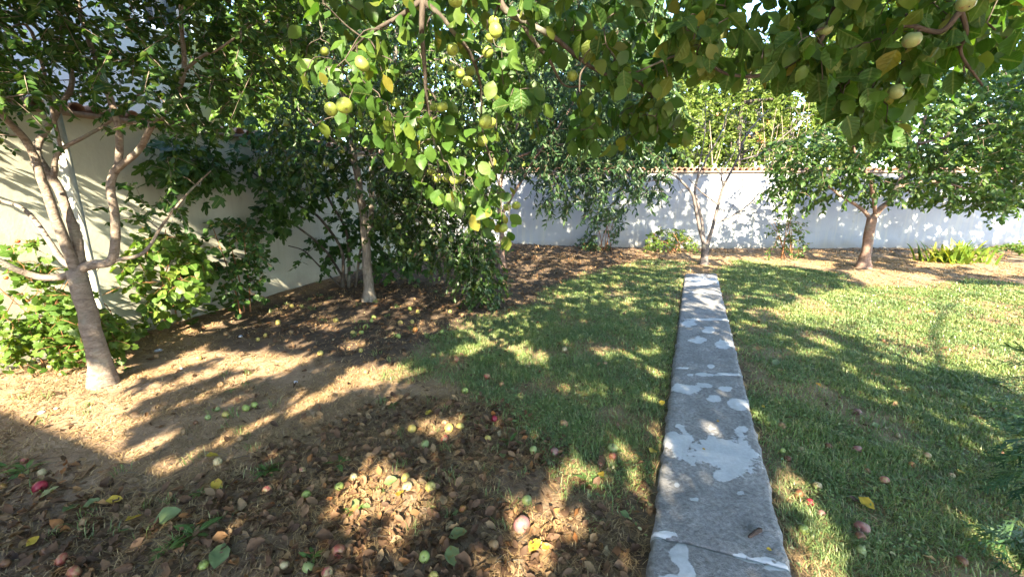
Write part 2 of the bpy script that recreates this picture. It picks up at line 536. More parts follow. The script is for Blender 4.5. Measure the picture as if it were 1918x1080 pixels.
_fm = fruit_mat
def fruit_mat(name, base, blush=None, **k):
    f = .54
    return _fm(name, tuple(q * f for q in base), tuple(q * f for q in blush) if blush else None, **k)
FM = {
 'yellow-green': fruit_mat("fruit_yellow_green", (.42, .52, .10), None, rot=.05),
 'lime': fruit_mat("fruit_lime", (.42, .50, .13), None, rot=.12),
 'green': fruit_mat("fruit_green", (.36, .43, .16), (.42, .20, .12), blush_amt=.1, rot=.2),
 'yellow': fruit_mat("fruit_yellow", (.62, .50, .14), None, rot=.15),
 'pale': fruit_mat("fruit_pale", (.58, .48, .26), (.50, .30, .17), blush_amt=.3, rot=.2),
 'tan': fruit_mat("fruit_tan", (.42, .27, .13), (.30, .15, .07), blush_amt=.45, rot=.25, rough=.55),
 'pink': fruit_mat("fruit_pink", (.50, .38, .17), (.46, .13, .11), blush_amt=.55, rot=.12),
 'red': fruit_mat("fruit_red", (.50, .36, .16), (.42, .10, .07), blush_amt=.75, rot=.15),
 'crimson': fruit_mat("fruit_crimson", (.42, .10, .08), (.36, .025, .05), blush_amt=1.1, rot=.0),
 'mauve': fruit_mat("fruit_mauve", (.36, .25, .19), (.32, .14, .14), blush_amt=.7, rot=.2, rough=.5),
 'brown': fruit_mat("fruit_brown", (.24, .115, .05), (.14, .055, .03), blush_amt=.5, rot=.3, rough=.5),
 'orange': fruit_mat("fruit_orange", (.52, .27, .07), (.42, .13, .05), blush_amt=.4, rot=.2, rough=.45),
 'pear': fruit_mat("fruit_pear_green", (.34, .42, .09), None, rot=.05),
}

# ------------------------------------------------------------------ walls: lines on the ground
LW = lambda y: -5.72 + .29 * y                    # inner face of the left wall: x at y
BW0, BW1 = np.array([-2.2, 12.35]), np.array([26.0, 12.05])    # back wall inner face
def BWy(x): return BW0[1] + (x - BW0[0]) * (BW1[1] - BW0[1]) / (BW1[0] - BW0[0])
LW_H, BW_H = 2.32, 2.08

def bed_height(x, y):
    """raised earth towards the back left corner"""
    m = np.exp(-(((x + .6) / 2.4) ** 2 + ((y - 11.3) / 1.9) ** 2))
    return .16 * m

SL0, SL1 = G(1283, 512, .045), G(1208, 1080, .045)   # strip left edge far / near
SR0, SR1 = G(1343, 512, .045), G(1488, 1080, .045)
def strip_dist(x, y):
    """>0 outside the strip (metres)"""
    t = (y - SL1[1]) / (SL0[1] - SL1[1])
    xl = SL1[0] + t * (SL0[0] - SL1[0]); xr = SR1[0] + t * (SR0[0] - SR1[0])
    d = np.maximum(xl - x, x - xr) * .92
    return np.maximum(d, (y - SL0[1]))

def ground_z(x, y):
    x, y = np.asarray(x, float), np.asarray(y, float)
    h = (fbm(x, y, 0, .7, 2) - .5) * .06 + (fbm(x, y, 0, 3.3, 5) - .5) * .022
    h = h + bed_height(x, y)
    far = np.clip((np.hypot(x, y) - 22) / 10, 0, 1)
    return h * (1 - far) - .012

# grass / soil maps, worked out on the ground from outlines seen in the photo
LAWN_L = [(985, 575), (1090, 515), (1215, 487), (1285, 492), (1283, 512), (1240, 840), (1225, 960), (1150, 900), (1060, 830), (960, 790), (880, 745), (800, 720), (745, 690), (770, 655), (830, 620), (900, 590)]
LAWN_R = [(1343, 505), (1380, 487), (1480, 500), (1560, 512), (1600, 535), (1760, 540), (1830, 520), (1960, 540), (2300, 700), (2300, 1300), (1500, 1300), (1488, 1080)]
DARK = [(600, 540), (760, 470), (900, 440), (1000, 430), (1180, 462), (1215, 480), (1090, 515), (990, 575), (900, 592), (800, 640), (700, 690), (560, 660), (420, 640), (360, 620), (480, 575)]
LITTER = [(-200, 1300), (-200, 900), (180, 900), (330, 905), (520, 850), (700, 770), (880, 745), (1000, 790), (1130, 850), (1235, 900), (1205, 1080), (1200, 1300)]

def soft_poly(x, y, poly, amp=.35, s=1.6, n=5):
    """share of jittered copies of the point that fall inside: soft, ragged edge in ground space"""
    r = np.zeros(np.shape(x))
    for i in range(n):
        dx = (fbm(x, y, 0, s, 11 + i * 3) - .5) * 2 * amp + (i - n / 2) * .05
        dy = (fbm(x, y, 0, s, 31 + i * 3) - .5) * 2 * amp * 1.4
        u, v, d = project(np.stack([x + dx, y + dy, np.zeros(np.shape(x))], -1))
        r += inpoly(u, v, poly) & (d > .2)
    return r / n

def grass_map(x, y):
    g = np.maximum(soft_poly(x, y, LAWN_L), soft_poly(x, y, LAWN_R))
    patch = fbm(x, y, 0, 2.2, 40)
    g = g * np.clip((patch - .27) * 5, .30, 1)
    return np.clip(g, 0, 1)

# ------------------------------------------------------------------ ground sheet
def axis_grid(lo, hi, step, ext):
    core = np.arange(lo, hi + step * .5, step)
    out = np.cumsum(step * 1.35 ** np.arange(1, 30))
    out = out[out < ext]
    return np.concatenate([lo - out[::-1], core, hi + out])
gx, gy = axis_grid(-5.4, 13, .08, 260), axis_grid(.4, 12.4, .08, 260)
XX, YY = np.meshgrid(gx, gy)
ZZ = ground_z(XX, YY)
nx_, ny_ = len(gx), len(gy)
ii = (np.arange(ny_ - 1)[:, None] * nx_ + np.arange(nx_ - 1)[None]).ravel()
gF = np.stack([ii, ii + 1, ii + nx_ + 1, ii + nx_], -1)
xf, yf = XX.ravel(), YY.ravel()
g_att = grass_map(xf, yf)
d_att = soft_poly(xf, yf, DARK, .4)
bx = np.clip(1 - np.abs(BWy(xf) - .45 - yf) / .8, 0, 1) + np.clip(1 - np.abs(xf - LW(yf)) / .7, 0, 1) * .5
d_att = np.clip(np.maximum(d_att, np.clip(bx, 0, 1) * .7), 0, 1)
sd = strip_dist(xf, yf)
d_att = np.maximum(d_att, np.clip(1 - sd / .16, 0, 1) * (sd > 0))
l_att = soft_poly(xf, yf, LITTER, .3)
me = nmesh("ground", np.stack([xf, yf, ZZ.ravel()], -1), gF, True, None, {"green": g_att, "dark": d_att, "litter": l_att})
m, nt, out = new_mat("ground_soil")
pos = geo_pos(nt)
A = lambda n: nd(nt, "ShaderNodeAttribute", attribute_name=n).outputs["Fac"]
n1, n2, n3 = noise(nt, 7, 6, .7, pos), noise(nt, 60, 4, .65, pos), noise(nt, 1.3, 4, .6, pos)
c = ramp(nt, [(.25, (.18, .115, .070)), (.5, (.30, .200, .125)), (.75, (.40, .29, .19))], n1.outputs[0]).outputs[0]
c = mixc(nt, .5, c, ramp(nt, [(.3, (.5, .48, .46)), (.7, (1.3, 1.28, 1.25))], n2.outputs[0]).outputs[0], 'MULTIPLY')
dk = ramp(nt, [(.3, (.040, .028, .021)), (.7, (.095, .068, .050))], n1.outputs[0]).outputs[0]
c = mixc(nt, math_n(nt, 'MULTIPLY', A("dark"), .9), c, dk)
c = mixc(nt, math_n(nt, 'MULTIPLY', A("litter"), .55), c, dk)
gr = ramp(nt, [(.3, (.075, .095, .035)), (.7, (.135, .145, .07))], n2.outputs[0]).outputs[0]
c = mixc(nt, math_n(nt, 'MULTIPLY', A("green"), .75), c, gr)
p = nd(nt, "ShaderNodeBsdfPrincipled")
p.inputs["Roughness"].default_value = .95
p.inputs["Specular IOR Level"].default_value = .15
nt.links.new(c, p.inputs["Base Color"])
hh = math_n(nt, 'ADD', n1.outputs[0], math_n(nt, 'MULTIPLY', n2.outputs[0], .4))
nt.links.new(bump(nt, hh, .8, .03), p.inputs["Normal"])
nt.links.new(p.outputs[0], out.inputs[0])
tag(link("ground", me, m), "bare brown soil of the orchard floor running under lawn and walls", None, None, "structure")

# ------------------------------------------------------------------ concrete strip of slabs
def concrete_mat():
    m, nt, out = new_mat("old_concrete")
    pos = geo_pos(nt)
    n1, n2, n3 = noise(nt, 6, 8, .7, pos), noise(nt, 45, 6, .7, pos), noise(nt, 140, 3, .6, pos)
    pits = nd(nt, "ShaderNodeTexVoronoi", ins={"Scale": 38.0})
    nt.links.new(pos, pits.inputs["Vector"])
    c = ramp(nt, [(.25, (.17, .165, .165)), (.5, (.25, .24, .24)), (.75, (.33, .32, .315))], n1.outputs[0]).outputs[0]
    c = mixc(nt, .65, c, ramp(nt, [(.32, (.35, .34, .34)), (.64, (1.3, 1.3, 1.3))], n2.outputs[0]).outputs[0], 'MULTIPLY')
    c = mixc(nt, ramp(nt, [(.70, (0, 0, 0)), (.74, (.8, .8, .8))], n2.outputs[0]).outputs[0], c, (.45, .44, .43))
    pa = nd(nt, "ShaderNodeAttribute", attribute_name="plaster").outputs["Fac"]
    pc = ramp(nt, [(.3, (.38, .38, .395)), (.7, (.49, .49, .505))], n1.outputs[0]).outputs[0]
    pc = mixc(nt, .3, pc, ramp(nt, [(.35, (.6, .6, .6)), (.6, (1.1, 1.1, 1.1))], n2.outputs[0]).outputs[0], 'MULTIPLY')
    edge = math_n(nt, 'ADD', pa, math_n(nt, 'MULTIPLY', math_n(nt, 'SUBTRACT', n2.outputs[0], .5), .7))
    w = ramp(nt, [(.44, (0, 0, 0)), (.56, (1, 1, 1))], edge).outputs[0]
    c = mixc(nt, w, c, pc)
    p = nd(nt, "ShaderNodeBsdfPrincipled")
    p.inputs["Roughness"].default_value = .9
    p.inputs["Specular IOR Level"].default_value = .25
    nt.links.new(c, p.inputs["Base Color"])
    rough_h = math_n(nt, 'ADD', math_n(nt, 'MULTIPLY', n2.outputs[0], 1.0), math_n(nt, 'MULTIPLY', n3.outputs[0], .35))
    rough_h = math_n(nt, 'ADD', rough_h, math_n(nt, 'MULTIPLY', n1.outputs[0], .8))
    h = mixc(nt, w, rough_h, math_n(nt, 'ADD', math_n(nt, 'MULTIPLY', n1.outputs[0], .25), 1.15))
    nt.links.new(bump(nt, h, .85, .02), p.inputs["Normal"])
    nt.links.new(p.outputs[0], out.inputs[0])
    return m
M['concrete'] = concrete_mat()
PAINT = [(1317, 526, 31, 8), (1291, 605, 17, 8), (1327, 618, 14, 6), (1305, 637, 15, 6), (1360, 645, 17, 7), (1288, 727, 27, 12), (1325, 722, 14, 4), (1361, 728, 13, 6),
         (1333, 747, 15, 6), (1382, 757, 22, 9), (1291, 702, 6, 2.5), (1331, 685, 9, 3.5), (1272, 830, 24, 25), (1345, 845, 50, 32), (1372, 853, 48, 36), (1361, 890, 26, 12),
         (1385, 805, 14, 6), (1270, 798, 8, 3), (1274, 1040, 20, 22), (1287, 1072, 20, 26), (1256, 1082, 20, 8), (1302, 936, 9, 4), (1386, 922, 7, 4), (1240, 1000, 26, 6), (1385, 1040, 18, 5), (1420, 1048, 28, 6), (1455, 1062, 26, 7),
         (1268, 907, 4, 5), (1340, 700, 50, 3), (1275, 688, 14, 2.5), (1322, 597, 40, 2.2), (1315, 547, 34, 1.4)]
JOINTS = [((1283, 512), (1343, 512)), ((1278, 546), (1350, 547.5)), ((1272.5, 594), (1365.5, 600.5)), ((1260.5, 686), (1394, 706)), ((1218, 998), (1481, 1066))]
strip = tag(empty("concrete_strip", tuple((SL0 + SR1) / 2 * np.array([1, 1, 0])), "long low strip of old concrete slabs with pale plaster patches crossing the lawn", "concrete path"))
ld = norm(SL1 - SL0); rd = norm(SR1 - SR0)
jl = [G(*a, .045) for a, b in JOINTS] + [SL1 + ld * 3.2]
jr = [G(*b, .045) for a, b in JOINTS] + [SR1 + rd * 3.1]
# keep joint ends on the two straight edges
jl = [SL0 + ld * max(0, float((q - SL0) @ ld)) for q in jl]
jr = [SR0 + rd * max(0, float((q - SR0) @ rd)) for q in jr]
for k in range(5):
    a0, a1, b0, b1 = jl[k], jl[k + 1], jr[k], jr[k + 1]
    a0, b0 = a0 + ld * .003, b0 + rd * .003
    a1, b1 = a1 - ld * .003, b1 - rd * .003
    ns = max(8, int(np.linalg.norm(a1 - a0) / .016)); nw = 44
    s = np.linspace(0, 1, ns)[:, None, None]; t = np.linspace(0, 1, nw)[None, :, None]
    top = (a0 * (1 - s) + a1 * s) * (1 - t) + (b0 * (1 - s) + b1 * s) * t
    x, y = top[..., 0], top[..., 1]
    ed = np.minimum(np.minimum(t[..., 0], 1 - t[..., 0]) * .6, .022 + np.minimum(s[..., 0], 1 - s[..., 0]) * np.linalg.norm(a1 - a0))
    dz = (fbm(x, y, 0, 9, 3, 4) - .5) * .014 + (fbm(x, y, 0, 45, 8, 2) - .5) * .006
    dz -= .022 * np.exp(-ed / .012) + .012 * np.clip((fbm(x, y, 0, 12, 21) - .55) * 6, 0, 1) * np.exp(-ed / .05)
    top[..., 2] += dz
    pu, pv, _ = project(np.stack([x, y, np.full_like(x, .045)], -1))
    pm = np.zeros_like(x)
    wu = (fbm(x, y, 0, 11, 50, 4) - .5) * 1.5; wv = (fbm(x, y, 0, 11, 60, 4) - .5) * 1.5
    for (cu, cv, ru, rv) in PAINT:
        q = np.sqrt(((pu - cu) / ru + wu) ** 2 + ((pv - cv) / rv + wv) ** 2)
        pm = np.maximum(pm, np.clip(1.5 - q, 0, 1))
    lip = (fbm(x, y, 0, 13, 70, 4) - .42) * .038
    top[..., 0] += np.where(t[..., 0] == 0, lip, 0) - np.where(t[..., 0] == 1, lip, 0)
    V = top.reshape(-1, 3)
    i = (np.arange(ns - 1)[:, None] * nw + np.arange(nw - 1)[None]).ravel()
    F = np.stack([i, i + nw, i + nw + 1, i + 1], -1)
    ring = np.concatenate([np.arange(nw), np.arange(1, ns) * nw + nw - 1, (ns - 1) * nw + np.arange(nw - 2, -1, -1), np.arange(ns - 2, 0, -1) * nw])
    low = V[ring].copy(); low[:, 2] = -.12
    r = np.arange(len(ring)); r2 = np.roll(r, -1)
    SF = np.stack([ring[r], ring[r2], len(V) + r2, len(V) + r], -1)
    me = nmesh("slab", np.vstack([V, low]), np.vstack([F, SF]), False, None, {"plaster": np.concatenate([pm.ravel(), np.zeros(len(low))])})
    link("slab", me, M['concrete'], strip)

# ------------------------------------------------------------------ garden walls with tile coping
def wall_mat(name, lo, hi):
    m, nt, out = new_mat(name)
    pos = geo_pos(nt)
    n1, n2 = noise(nt, 1.1, 6, .65, pos), noise(nt, 26, 4, .6, pos)
    mp = nd(nt, "ShaderNodeMapping"); mp.inputs["Scale"].default_value = (5, 5, .35)
    nt.links.new(pos, mp.inputs[0])
    n3 = noise(nt, 1.4, 4, .6, mp.outputs[0])
    sx = nd(nt, "ShaderNodeSeparateXYZ"); nt.links.new(pos, sx.inputs[0])
    c = ramp(nt, [(.3, lo), (.7, hi)], n1.outputs[0]).outputs[0]
    c = mixc(nt, ramp(nt, [(.5, (0, 0, 0)), (.72, (.75, .75, .75))], n3.outputs[0]).outputs[0], c, (.38, .365, .30))
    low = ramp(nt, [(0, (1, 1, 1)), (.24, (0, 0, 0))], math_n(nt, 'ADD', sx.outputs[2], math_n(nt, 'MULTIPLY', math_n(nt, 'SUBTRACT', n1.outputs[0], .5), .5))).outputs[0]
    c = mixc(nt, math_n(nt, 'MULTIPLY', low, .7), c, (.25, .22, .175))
    p = nd(nt, "ShaderNodeBsdfPrincipled"); p.inputs["Roughness"].default_value = .92
    c = mixc(nt, ramp(nt, [(.60, (0, 0, 0)), (.70, (.5, .5, .5))], noise(nt, 4.5, 6, .7, pos).outputs[0]).outputs[0], c, (.24, .225, .18))
    nt.links.new(c, p.inputs["Base Color"])
    nt.links.new(bump(nt, math_n(nt, 'ADD', n2.outputs[0], math_n(nt, 'MULTIPLY', n1.outputs[0], 2)), .22, .012), p.inputs["Normal"])
    nt.links.new(p.outputs[0], out.inputs[0])
    return m
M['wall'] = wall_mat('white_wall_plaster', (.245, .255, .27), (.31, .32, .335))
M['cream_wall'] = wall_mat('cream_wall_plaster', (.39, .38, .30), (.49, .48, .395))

def half_tile(length=.34, r=.085, n=7):
    a = np.linspace(0, math.pi, n)
    V, F = [], []
    for e, (x, k) in enumerate(((-length / 2, 1.0), (length / 2, .86))):
        for rr in (r * k, (r - .014) * k):
            V += [(x, math.cos(q) * rr, math.sin(q) * rr) for q in a]
    for i in range(n - 1):
        F += [(i, i + 1, 2 * n + i + 1, 2 * n + i), (n + i + 1, n + i, 3 * n + i, 3 * n + i + 1), (i + 1, i, n + i, n + i + 1), (2 * n + i, 2 * n + i + 1, 3 * n + i + 1, 3 * n + i)]
    return np.array(V), np.array(F)
TILE_ME = nmesh("tile", *half_tile()); TILE_ME.materials.append(M['tile'])

def box(V, F, p0, p1, z0, z1, th_dir, th):
    """vertical slab between plan points p0,p1 with thickness th along th_dir"""
    n = sum(len(v) for v in V)
    q = [np.array([*p0, 0]), np.array([*p1, 0])]
    d = np.array([*th_dir, 0]) * th
    c = [q[0], q[1], q[1] + d, q[0] + d]
    V.append(np.array([x + np.array([0, 0, z]) for z in (z0, z1) for x in c]))
    F.append(np.array([(0, 1, 5, 4), (1, 2, 6, 5), (2, 3, 7, 6), (3, 0, 4, 7), (4, 5, 6, 7), (3, 2, 1, 0)]) + n)

def garden_wall(name, label, p0, p1, nrm, h, tiles0, tiles1, mat):
    root = empty(name, (*((np.array(p0) + p1) / 2), 0), label, "wall")
    # the plastered face as a slightly uneven sheet with thickness behind it
    L = np.linalg.norm(np.array(p1) - p0); d = (np.array(p1) - p0) / L
    ns, nz = int(L / .12), 20
    s = np.linspace(0, L, ns)[:, None]; z = np.linspace(-.3, h, nz)[None]
    off = (fbm(s * np.ones_like(z), z * np.ones_like(s), 0, 1.6, 4) - .5) * .03
    V = np.stack([p0[0] + d[0] * s + nrm[0] * -off, p0[1] + d[1] * s + nrm[1] * -off, z * np.ones_like(s)], -1).reshape(-1, 3)
    i = (np.arange(ns - 1)[:, None] * nz + np.arange(nz - 1)[None]).ravel()
    Fs = np.stack([i, i + nz, i + nz + 1, i + 1], -1)
    VV, FF = [V], [Fs]
    box(VV, FF, np.array(p0) + np.array(nrm) * .02, np.array(p1) + np.array(nrm) * .02, -.3, h - .004, nrm, .24)
    link("plaster_face", nmesh("plaster_face", np.vstack(VV), np.vstack(FF), False), M[mat], root)
    VV, FF = [], []
    box(VV, FF, np.array(p0) - np.array(nrm) * .05, np.array(p1) - np.array(nrm) * .05, h, h + .05, nrm, .36)
    link("coping_bed", nmesh("coping_bed", np.vstack(VV), np.vstack(FF)), M['mortar'], root)
    n = int((tiles1 - tiles0) / .168)
    r = random.Random(3)
    ang = math.atan2(nrm[1], nrm[0])
    for k in range(n):
        q = np.array(p0) + d * (tiles0 + (k + .5) * .168) + np.array(nrm) * (.11 + r.uniform(-.012, .012))
        o = link("tile", TILE_ME, None, root)
        o.location = Vector((q[0], q[1], h + .052 + r.uniform(0, .012))) - root.location
        o.rotation_euler = (r.uniform(-.04, .04), r.uniform(-.05, .05) - .06, ang + math.pi + r.uniform(-.06, .06))
    return root
ln = norm(np.array([-1, .29]))
garden_wall("left_garden_wall".replace("left_", ""), "cream plastered garden wall with tile coping behind the plum and fig trees", (LW(-2.5), -2.5), (LW(12.3), 12.3), tuple(ln), LW_H, 4.6, 15.3, 'cream_wall')
bn = np.array([0.0106, 1.0]); bn = bn / np.linalg.norm(bn)
garden_wall("garden_wall", "white plastered garden wall with tile coping behind the bare tree", tuple(BW0), tuple(BW1), tuple(bn), BW_H, 1.2, 24.0, 'wall')

# ------------------------------------------------------------------ neighbour house beyond the left wall, own house behind the camera
def house(name, label, corners, h, roof_h, wall_m, win=None):
    c = [np.array(q, float) for q in corners]
    ctr = sum(c) / 4
    root = empty(name, (*ctr, 0), label, "house")
    VV = np.array([(*q, z) for z in (-.2, h) for q in c])
    F = np.array([(0, 1, 5, 4), (1, 2, 6, 5), (2, 3, 7, 6), (3, 0, 4, 7)])
    link("wall", nmesh("wall", VV, F), wall_m, root)
    e = [ctr + (q - ctr) * 1.05 for q in c]
    m1, m2 = (e[0] + e[3]) / 2, (e[1] + e[2]) / 2
    m1, m2 = m1 + (m2 - m1) * .2, m2 + (m1 - m2) * .2
    RV = np.array([(*q, h) for q in e] + [(*q, h + .16) for q in e] + [(*m1, h + .16 + roof_h), (*m2, h + .16 + roof_h)])
    RF = np.array([(0, 1, 5, 4), (1, 2, 6, 5), (2, 3, 7, 6), (3, 0, 4, 7), (4, 5, 9, 8), (6, 7, 8, 9), (3, 2, 1, 0)])
    rme = bpy.data.meshes.new("roof")
    rme.from_pydata(RV.tolist(), [], [tuple(int(i) for i in f) for f in RF] + [(5, 6, 9), (7, 4, 8)])
    link("roof", rme, M['roof'], root)
    for (i, f0, f1, z0, z1) in (win or []):
        p, q = c[i], c[(i + 1) % 4]
        n2 = norm(np.array([(q - p)[1], -(q - p)[0]]))
        if n2 @ ((p + q) / 2 - ctr) < 0: n2 = -n2
        a, b = p + (q - p) * f0, p + (q - p) * f1
        V1, F1 = [], []
        t = (b - a) / np.linalg.norm(b - a) * .07
        box(V1, F1, a, a + t, z0, z1, n2, .06); box(V1, F1, b - t, b, z0, z1, n2, .06)
        box(V1, F1, a + t, b - t, z0, z0 + .07, n2, .055); box(V1, F1, a + t, b - t, z1 - .07, z1, n2, .055)
        fr = link("window", nmesh("window", np.vstack(V1), np.vstack(F1)), M['frame'], root)
        V1, F1 = [], []
        box(V1, F1, a + t, b - t, z0 + .07, z1 - .07, n2, .02)
        pn = link("pane", nmesh("pane", np.vstack(V1), np.vstack(F1)), M['pane'], fr)
        pn.location = -root.location
        fr.location = -root.location
        pn.location = (0, 0, 0)
    return root
HL = lambda y: -9.5 + .29 * y
house("house", "pale grey rendered house glimpsed through the plum tree beyond the wall", [(HL(-3), -3), (HL(10.2), 10.2), (HL(10.2) - 7, 12.2), (HL(-3) - 7, -1)], 6.2, 1.6, M['house_wall'],
      [(0, .90, .975, 4.6, 6.0), (0, .55, .64, 3.6, 5.0)])

# ------------------------------------------------------------------ tree machinery
def twig_leaves(rs, A, D, n, spread, leaf, droop=.35, flat=.5, L=None):
    """leaves along twigs. A: twig start, D: unit dirs, L: lengths"""
    N = len(A)
    t = (np.arange(n)[None] + rs.random((N, n))) / n
    side = np.where(np.arange(n) % 2 == 0, 1, -1)[None] * np.ones((N, 1))
    up = np.array([0, 0, 1.0])
    S = norm(np.cross(D, up) + rs.normal(0, .25, (N, 3)))
    Lm = (L if L is not None else np.full(N, spread))[:, None, None]
    bend = -droop * .5 * (t ** 2)[..., None] * up * Lm
    pos = A[:, None] + D[:, None] * t[..., None] * Lm + bend
    ax = D[:, None] * .55 + S[:, None] * side[..., None] * .9 - up * droop + rs.normal(0, .35, (N, n, 3))
    nr = up * flat + rs.normal(0, .45, (N, n, 3)) + D[:, None] * .2
    sz = leaf * (.65 + .55 * rs.random((N, n)))
    return pos.reshape(-1, 3), norm(ax).reshape(-1, 3), nr.reshape(-1, 3), sz.ravel()

def connect(limbs, attr, rs, w_up=0.0, kink=.12, simple=False):
    """limbs: list of (pts, radii). Join every attractor to the nearest wood; returns paths and end dirs"""
    P = np.vstack([p for p, r in limbs]); R = np.concatenate([r for p, r in limbs])
    n0 = len(P); cap = n0 + len(attr) * 3
    PP = np.zeros((cap, 3)); RR = np.zeros(cap)
    PP[:n0], RR[:n0] = P, R
    n = n0
    d0 = np.array([np.min(np.linalg.norm(P - a, axis=1)) for a in attr])
    paths, ends, dirs = [], [], []
    for i in np.argsort(d0):
        a = attr[i]
        d = np.linalg.norm(PP[:n] - a, axis=1) + np.where(PP[:n, 2] > a[2], w_up * (PP[:n, 2] - a[2]), 0)
        j = int(np.argmin(d))
        b = PP[j]; L = max(np.linalg.norm(a - b), 1e-3)
        mid = (a + b) / 2 + rs.normal(0, kink * L, 3) + np.array([0, 0, .12 * L])
        q3 = a * .8 + mid * .2 + rs.normal(0, kink * .4 * L, 3)
        r0 = min(RR[j] * .7, .0035 + .012 * L)
        pth = catmull([b, mid, q3, a], 1 if simple else 3); paths.append((pth, np.linspace(r0, .0022, len(pth))))
        for q, r in ((mid, r0 * .75), (q3, r0 * .5), (a, r0 * .4)):
            PP[n], RR[n] = q, max(r, .0025); n += 1
        ends.append(a); dirs.append(norm(a - mid))
    return paths, np.array(ends), np.array(dirs)

def poly_points(rs, poly, n, y0, y1, gap=.0, gs=1.2, keep=None):
    us, vs = np.array(poly)[:, 0], np.array(poly)[:, 1]
    out = []
    tot = 0
    for _ in range(200):
        k = n * 3
        u = rs.uniform(us.min(), us.max(), k); v = rs.uniform(vs.min(), vs.max(), k)
        ok = inpoly(u, v, poly)
        u, v = u[ok], v[ok]
        p = W(u, v, rs.uniform(y0, y1, len(u)))
        if gap:
            p = p[fbm(p[:, 0], p[:, 1], p[:, 2], gs, int(rs.integers(0, 1)) + 5) > gap]
        if keep is not None and len(p): p = p[keep(p)]
        out.append(p); tot += len(p)
        if tot >= n: break
    return np.vstack(out)[:n]

def inside_garden(p, m=.12):
    return (p[:, 0] > LW(p[:, 1]) + m) & (p[:, 1] < BWy(p[:, 0]) - m) & (p[:, 2] > .12)

def above_wall_or_inside(p):
    return (inside_garden(p) | (p[:, 2] > 2.45)) & (p[:, 2] > .12)

def leaf_parts(root, mesh_list, pos, ax, nr, sz, sel):
    x, y, z = frames(ax[sel], nr[sel])
    for k, i in enumerate(sel):
        o = bpy.data.objects.new("leaf", mesh_list[k % len(mesh_list)])
        COL.objects.link(o)
        o.parent = root
        s = float(sz[i])
        Mx = Matrix((( x[k, 0] * s, y[k, 0] * s, z[k, 0] * s, pos[i, 0] - root.location.x),
                     ( x[k, 1] * s, y[k, 1] * s, z[k, 1] * s, pos[i, 1] - root.location.y),
                     ( x[k, 2] * s, y[k, 2] * s, z[k, 2] * s, pos[i, 2] - root.location.z), (0, 0, 0, 1)))
        o.matrix_local = Mx

def in_view(pos, mx=40):
    u, v, d = project(pos)
    return (d > .2) & (u > -mx) & (u < 1918 + mx) & (v > -mx) & (v < 1080 + mx), d

def build_tree(root, limbs, trunk_n, attr, leaf_tpl_, leaf_mat_, bark, rs, leaf=.06, per=14, twig=.3, droop=.35, flat=.5, parts=0, part_tpls=None, w_up=.3, sides=9, lump=.12, filt=None, simple=True):
    """limbs: list of (control points, r0, r1); the first trunk_n are the trunk, others limbs"""
    L = []
    for i, (cp, r0, r1) in enumerate(limbs):
        p = catmull(np.asarray(cp, float), 6)
        r = r0 + (r1 - r0) * np.linspace(0, 1, len(p)) ** .8
        p = p + (np.stack([fbm(p[:, 2], p[:, 1], p[:, 0], 4, 3 + i), fbm(p[:, 2], p[:, 0], p[:, 1], 4, 9 + i), np.full(len(p), .5)], -1) - .5) * min(r0 * .7, .05)
        L.append((p, r))
    t = Tubes()
    for i in range(trunk_n):
        p, r = L[i]
        r = r.copy()
        if i == 0:
            hgt = p[:, 2] - p[0, 2]
            r = r * (1 + .75 * np.exp(-hgt / .10))
            p = p.copy(); p[0, 2] -= .06
        t.add(p, r, sides + 3, lump, True)
        link("trunk", t.mesh("trunk"), bark, root); t = Tubes()
    for p, r in L[trunk_n:]:
        t = Tubes(); t.add(p, r, sides if r[0] > .02 else 6, lump, True)
        link("limb", t.mesh("limb"), bark, root)
    if len(attr) == 0: return
    paths, E, D = connect(L, attr, rs, w_up, .12, simple)
    D = norm(D + np.array([0, 0, -droop * .6]) + rs.normal(0, .3, D.shape))
    TL = twig * rs.uniform(.6, 1.3, len(E))
    pos, ax, nr, sz = twig_leaves(rs, E - D * TL[:, None] * .35, D, per, twig, leaf, droop, flat, TL)
    keep = np.linalg.norm(pos - np.array([0, 0, CAM_H]), axis=1) > .75
    tk = np.ones(len(E), bool)
    if filt is not None:
        tk = filt(E); keep &= filt(pos)
    t = Tubes()
    for p, r in paths: t.add(p, r, 3)
    for a, d, l in zip(E, D, TL):
        t.add(np.array([a - d * l * .1, a + d * l * .35 - np.array([0, 0, droop * .06 * l]), a + d * l * .65 - np.array([0, 0, droop * .2 * l])]), [.0025, .002, .001], 3)
    tag(link("twigs", t.mesh("twigs"), bark, root), None, None, None, "stuff")
    pos, ax, nr, sz = pos[keep], ax[keep], nr[keep], sz[keep]
    rest = np.ones(len(pos), bool)
    if parts:
        iv, dep = in_view(pos, 0)
        score = np.where(iv, sz / np.maximum(dep, .2), 0)
        sel = np.argsort(-score)[:parts]
        sel = sel[score[sel] > 0]
        rest[sel] = False
        mats = []
        for tp in (part_tpls or [leaf_tpl_]):
            me = nmesh("leaf", tp[0], tp[1], True); me.materials.append(leaf_mat_); mats.append(me)
        leaf_parts(root, mats, pos, ax, nr, sz, sel)
    if len(leaf_tpl_[1]) > 8 and rest.sum() > 2500:
        leaf_tpl_ = T_FARN if (leaf_tpl_ is T_NARROW or leaf_tpl_ is T_NARROW2) else T_FAR
    V, F, vv = scatter(leaf_tpl_, pos[rest], ax[rest], nr[rest], sz[rest], rs.random(int(rest.sum())), rs.uniform(.2, 2.2, int(rest.sum())))
    tag(link("foliage", nmesh("foliage", V, F, True, vv), leaf_mat_, root), None, None, None, "stuff")

def px(Y, *uv):
    return [W(u, v, Y + dy) for (u, v, dy) in [(q if len(q) == 3 else (*q, 0)) for q in uv]]

def base_at(u, v):
    p = G(u, v); p[2] = ground_z(p[0], p[1]); return p

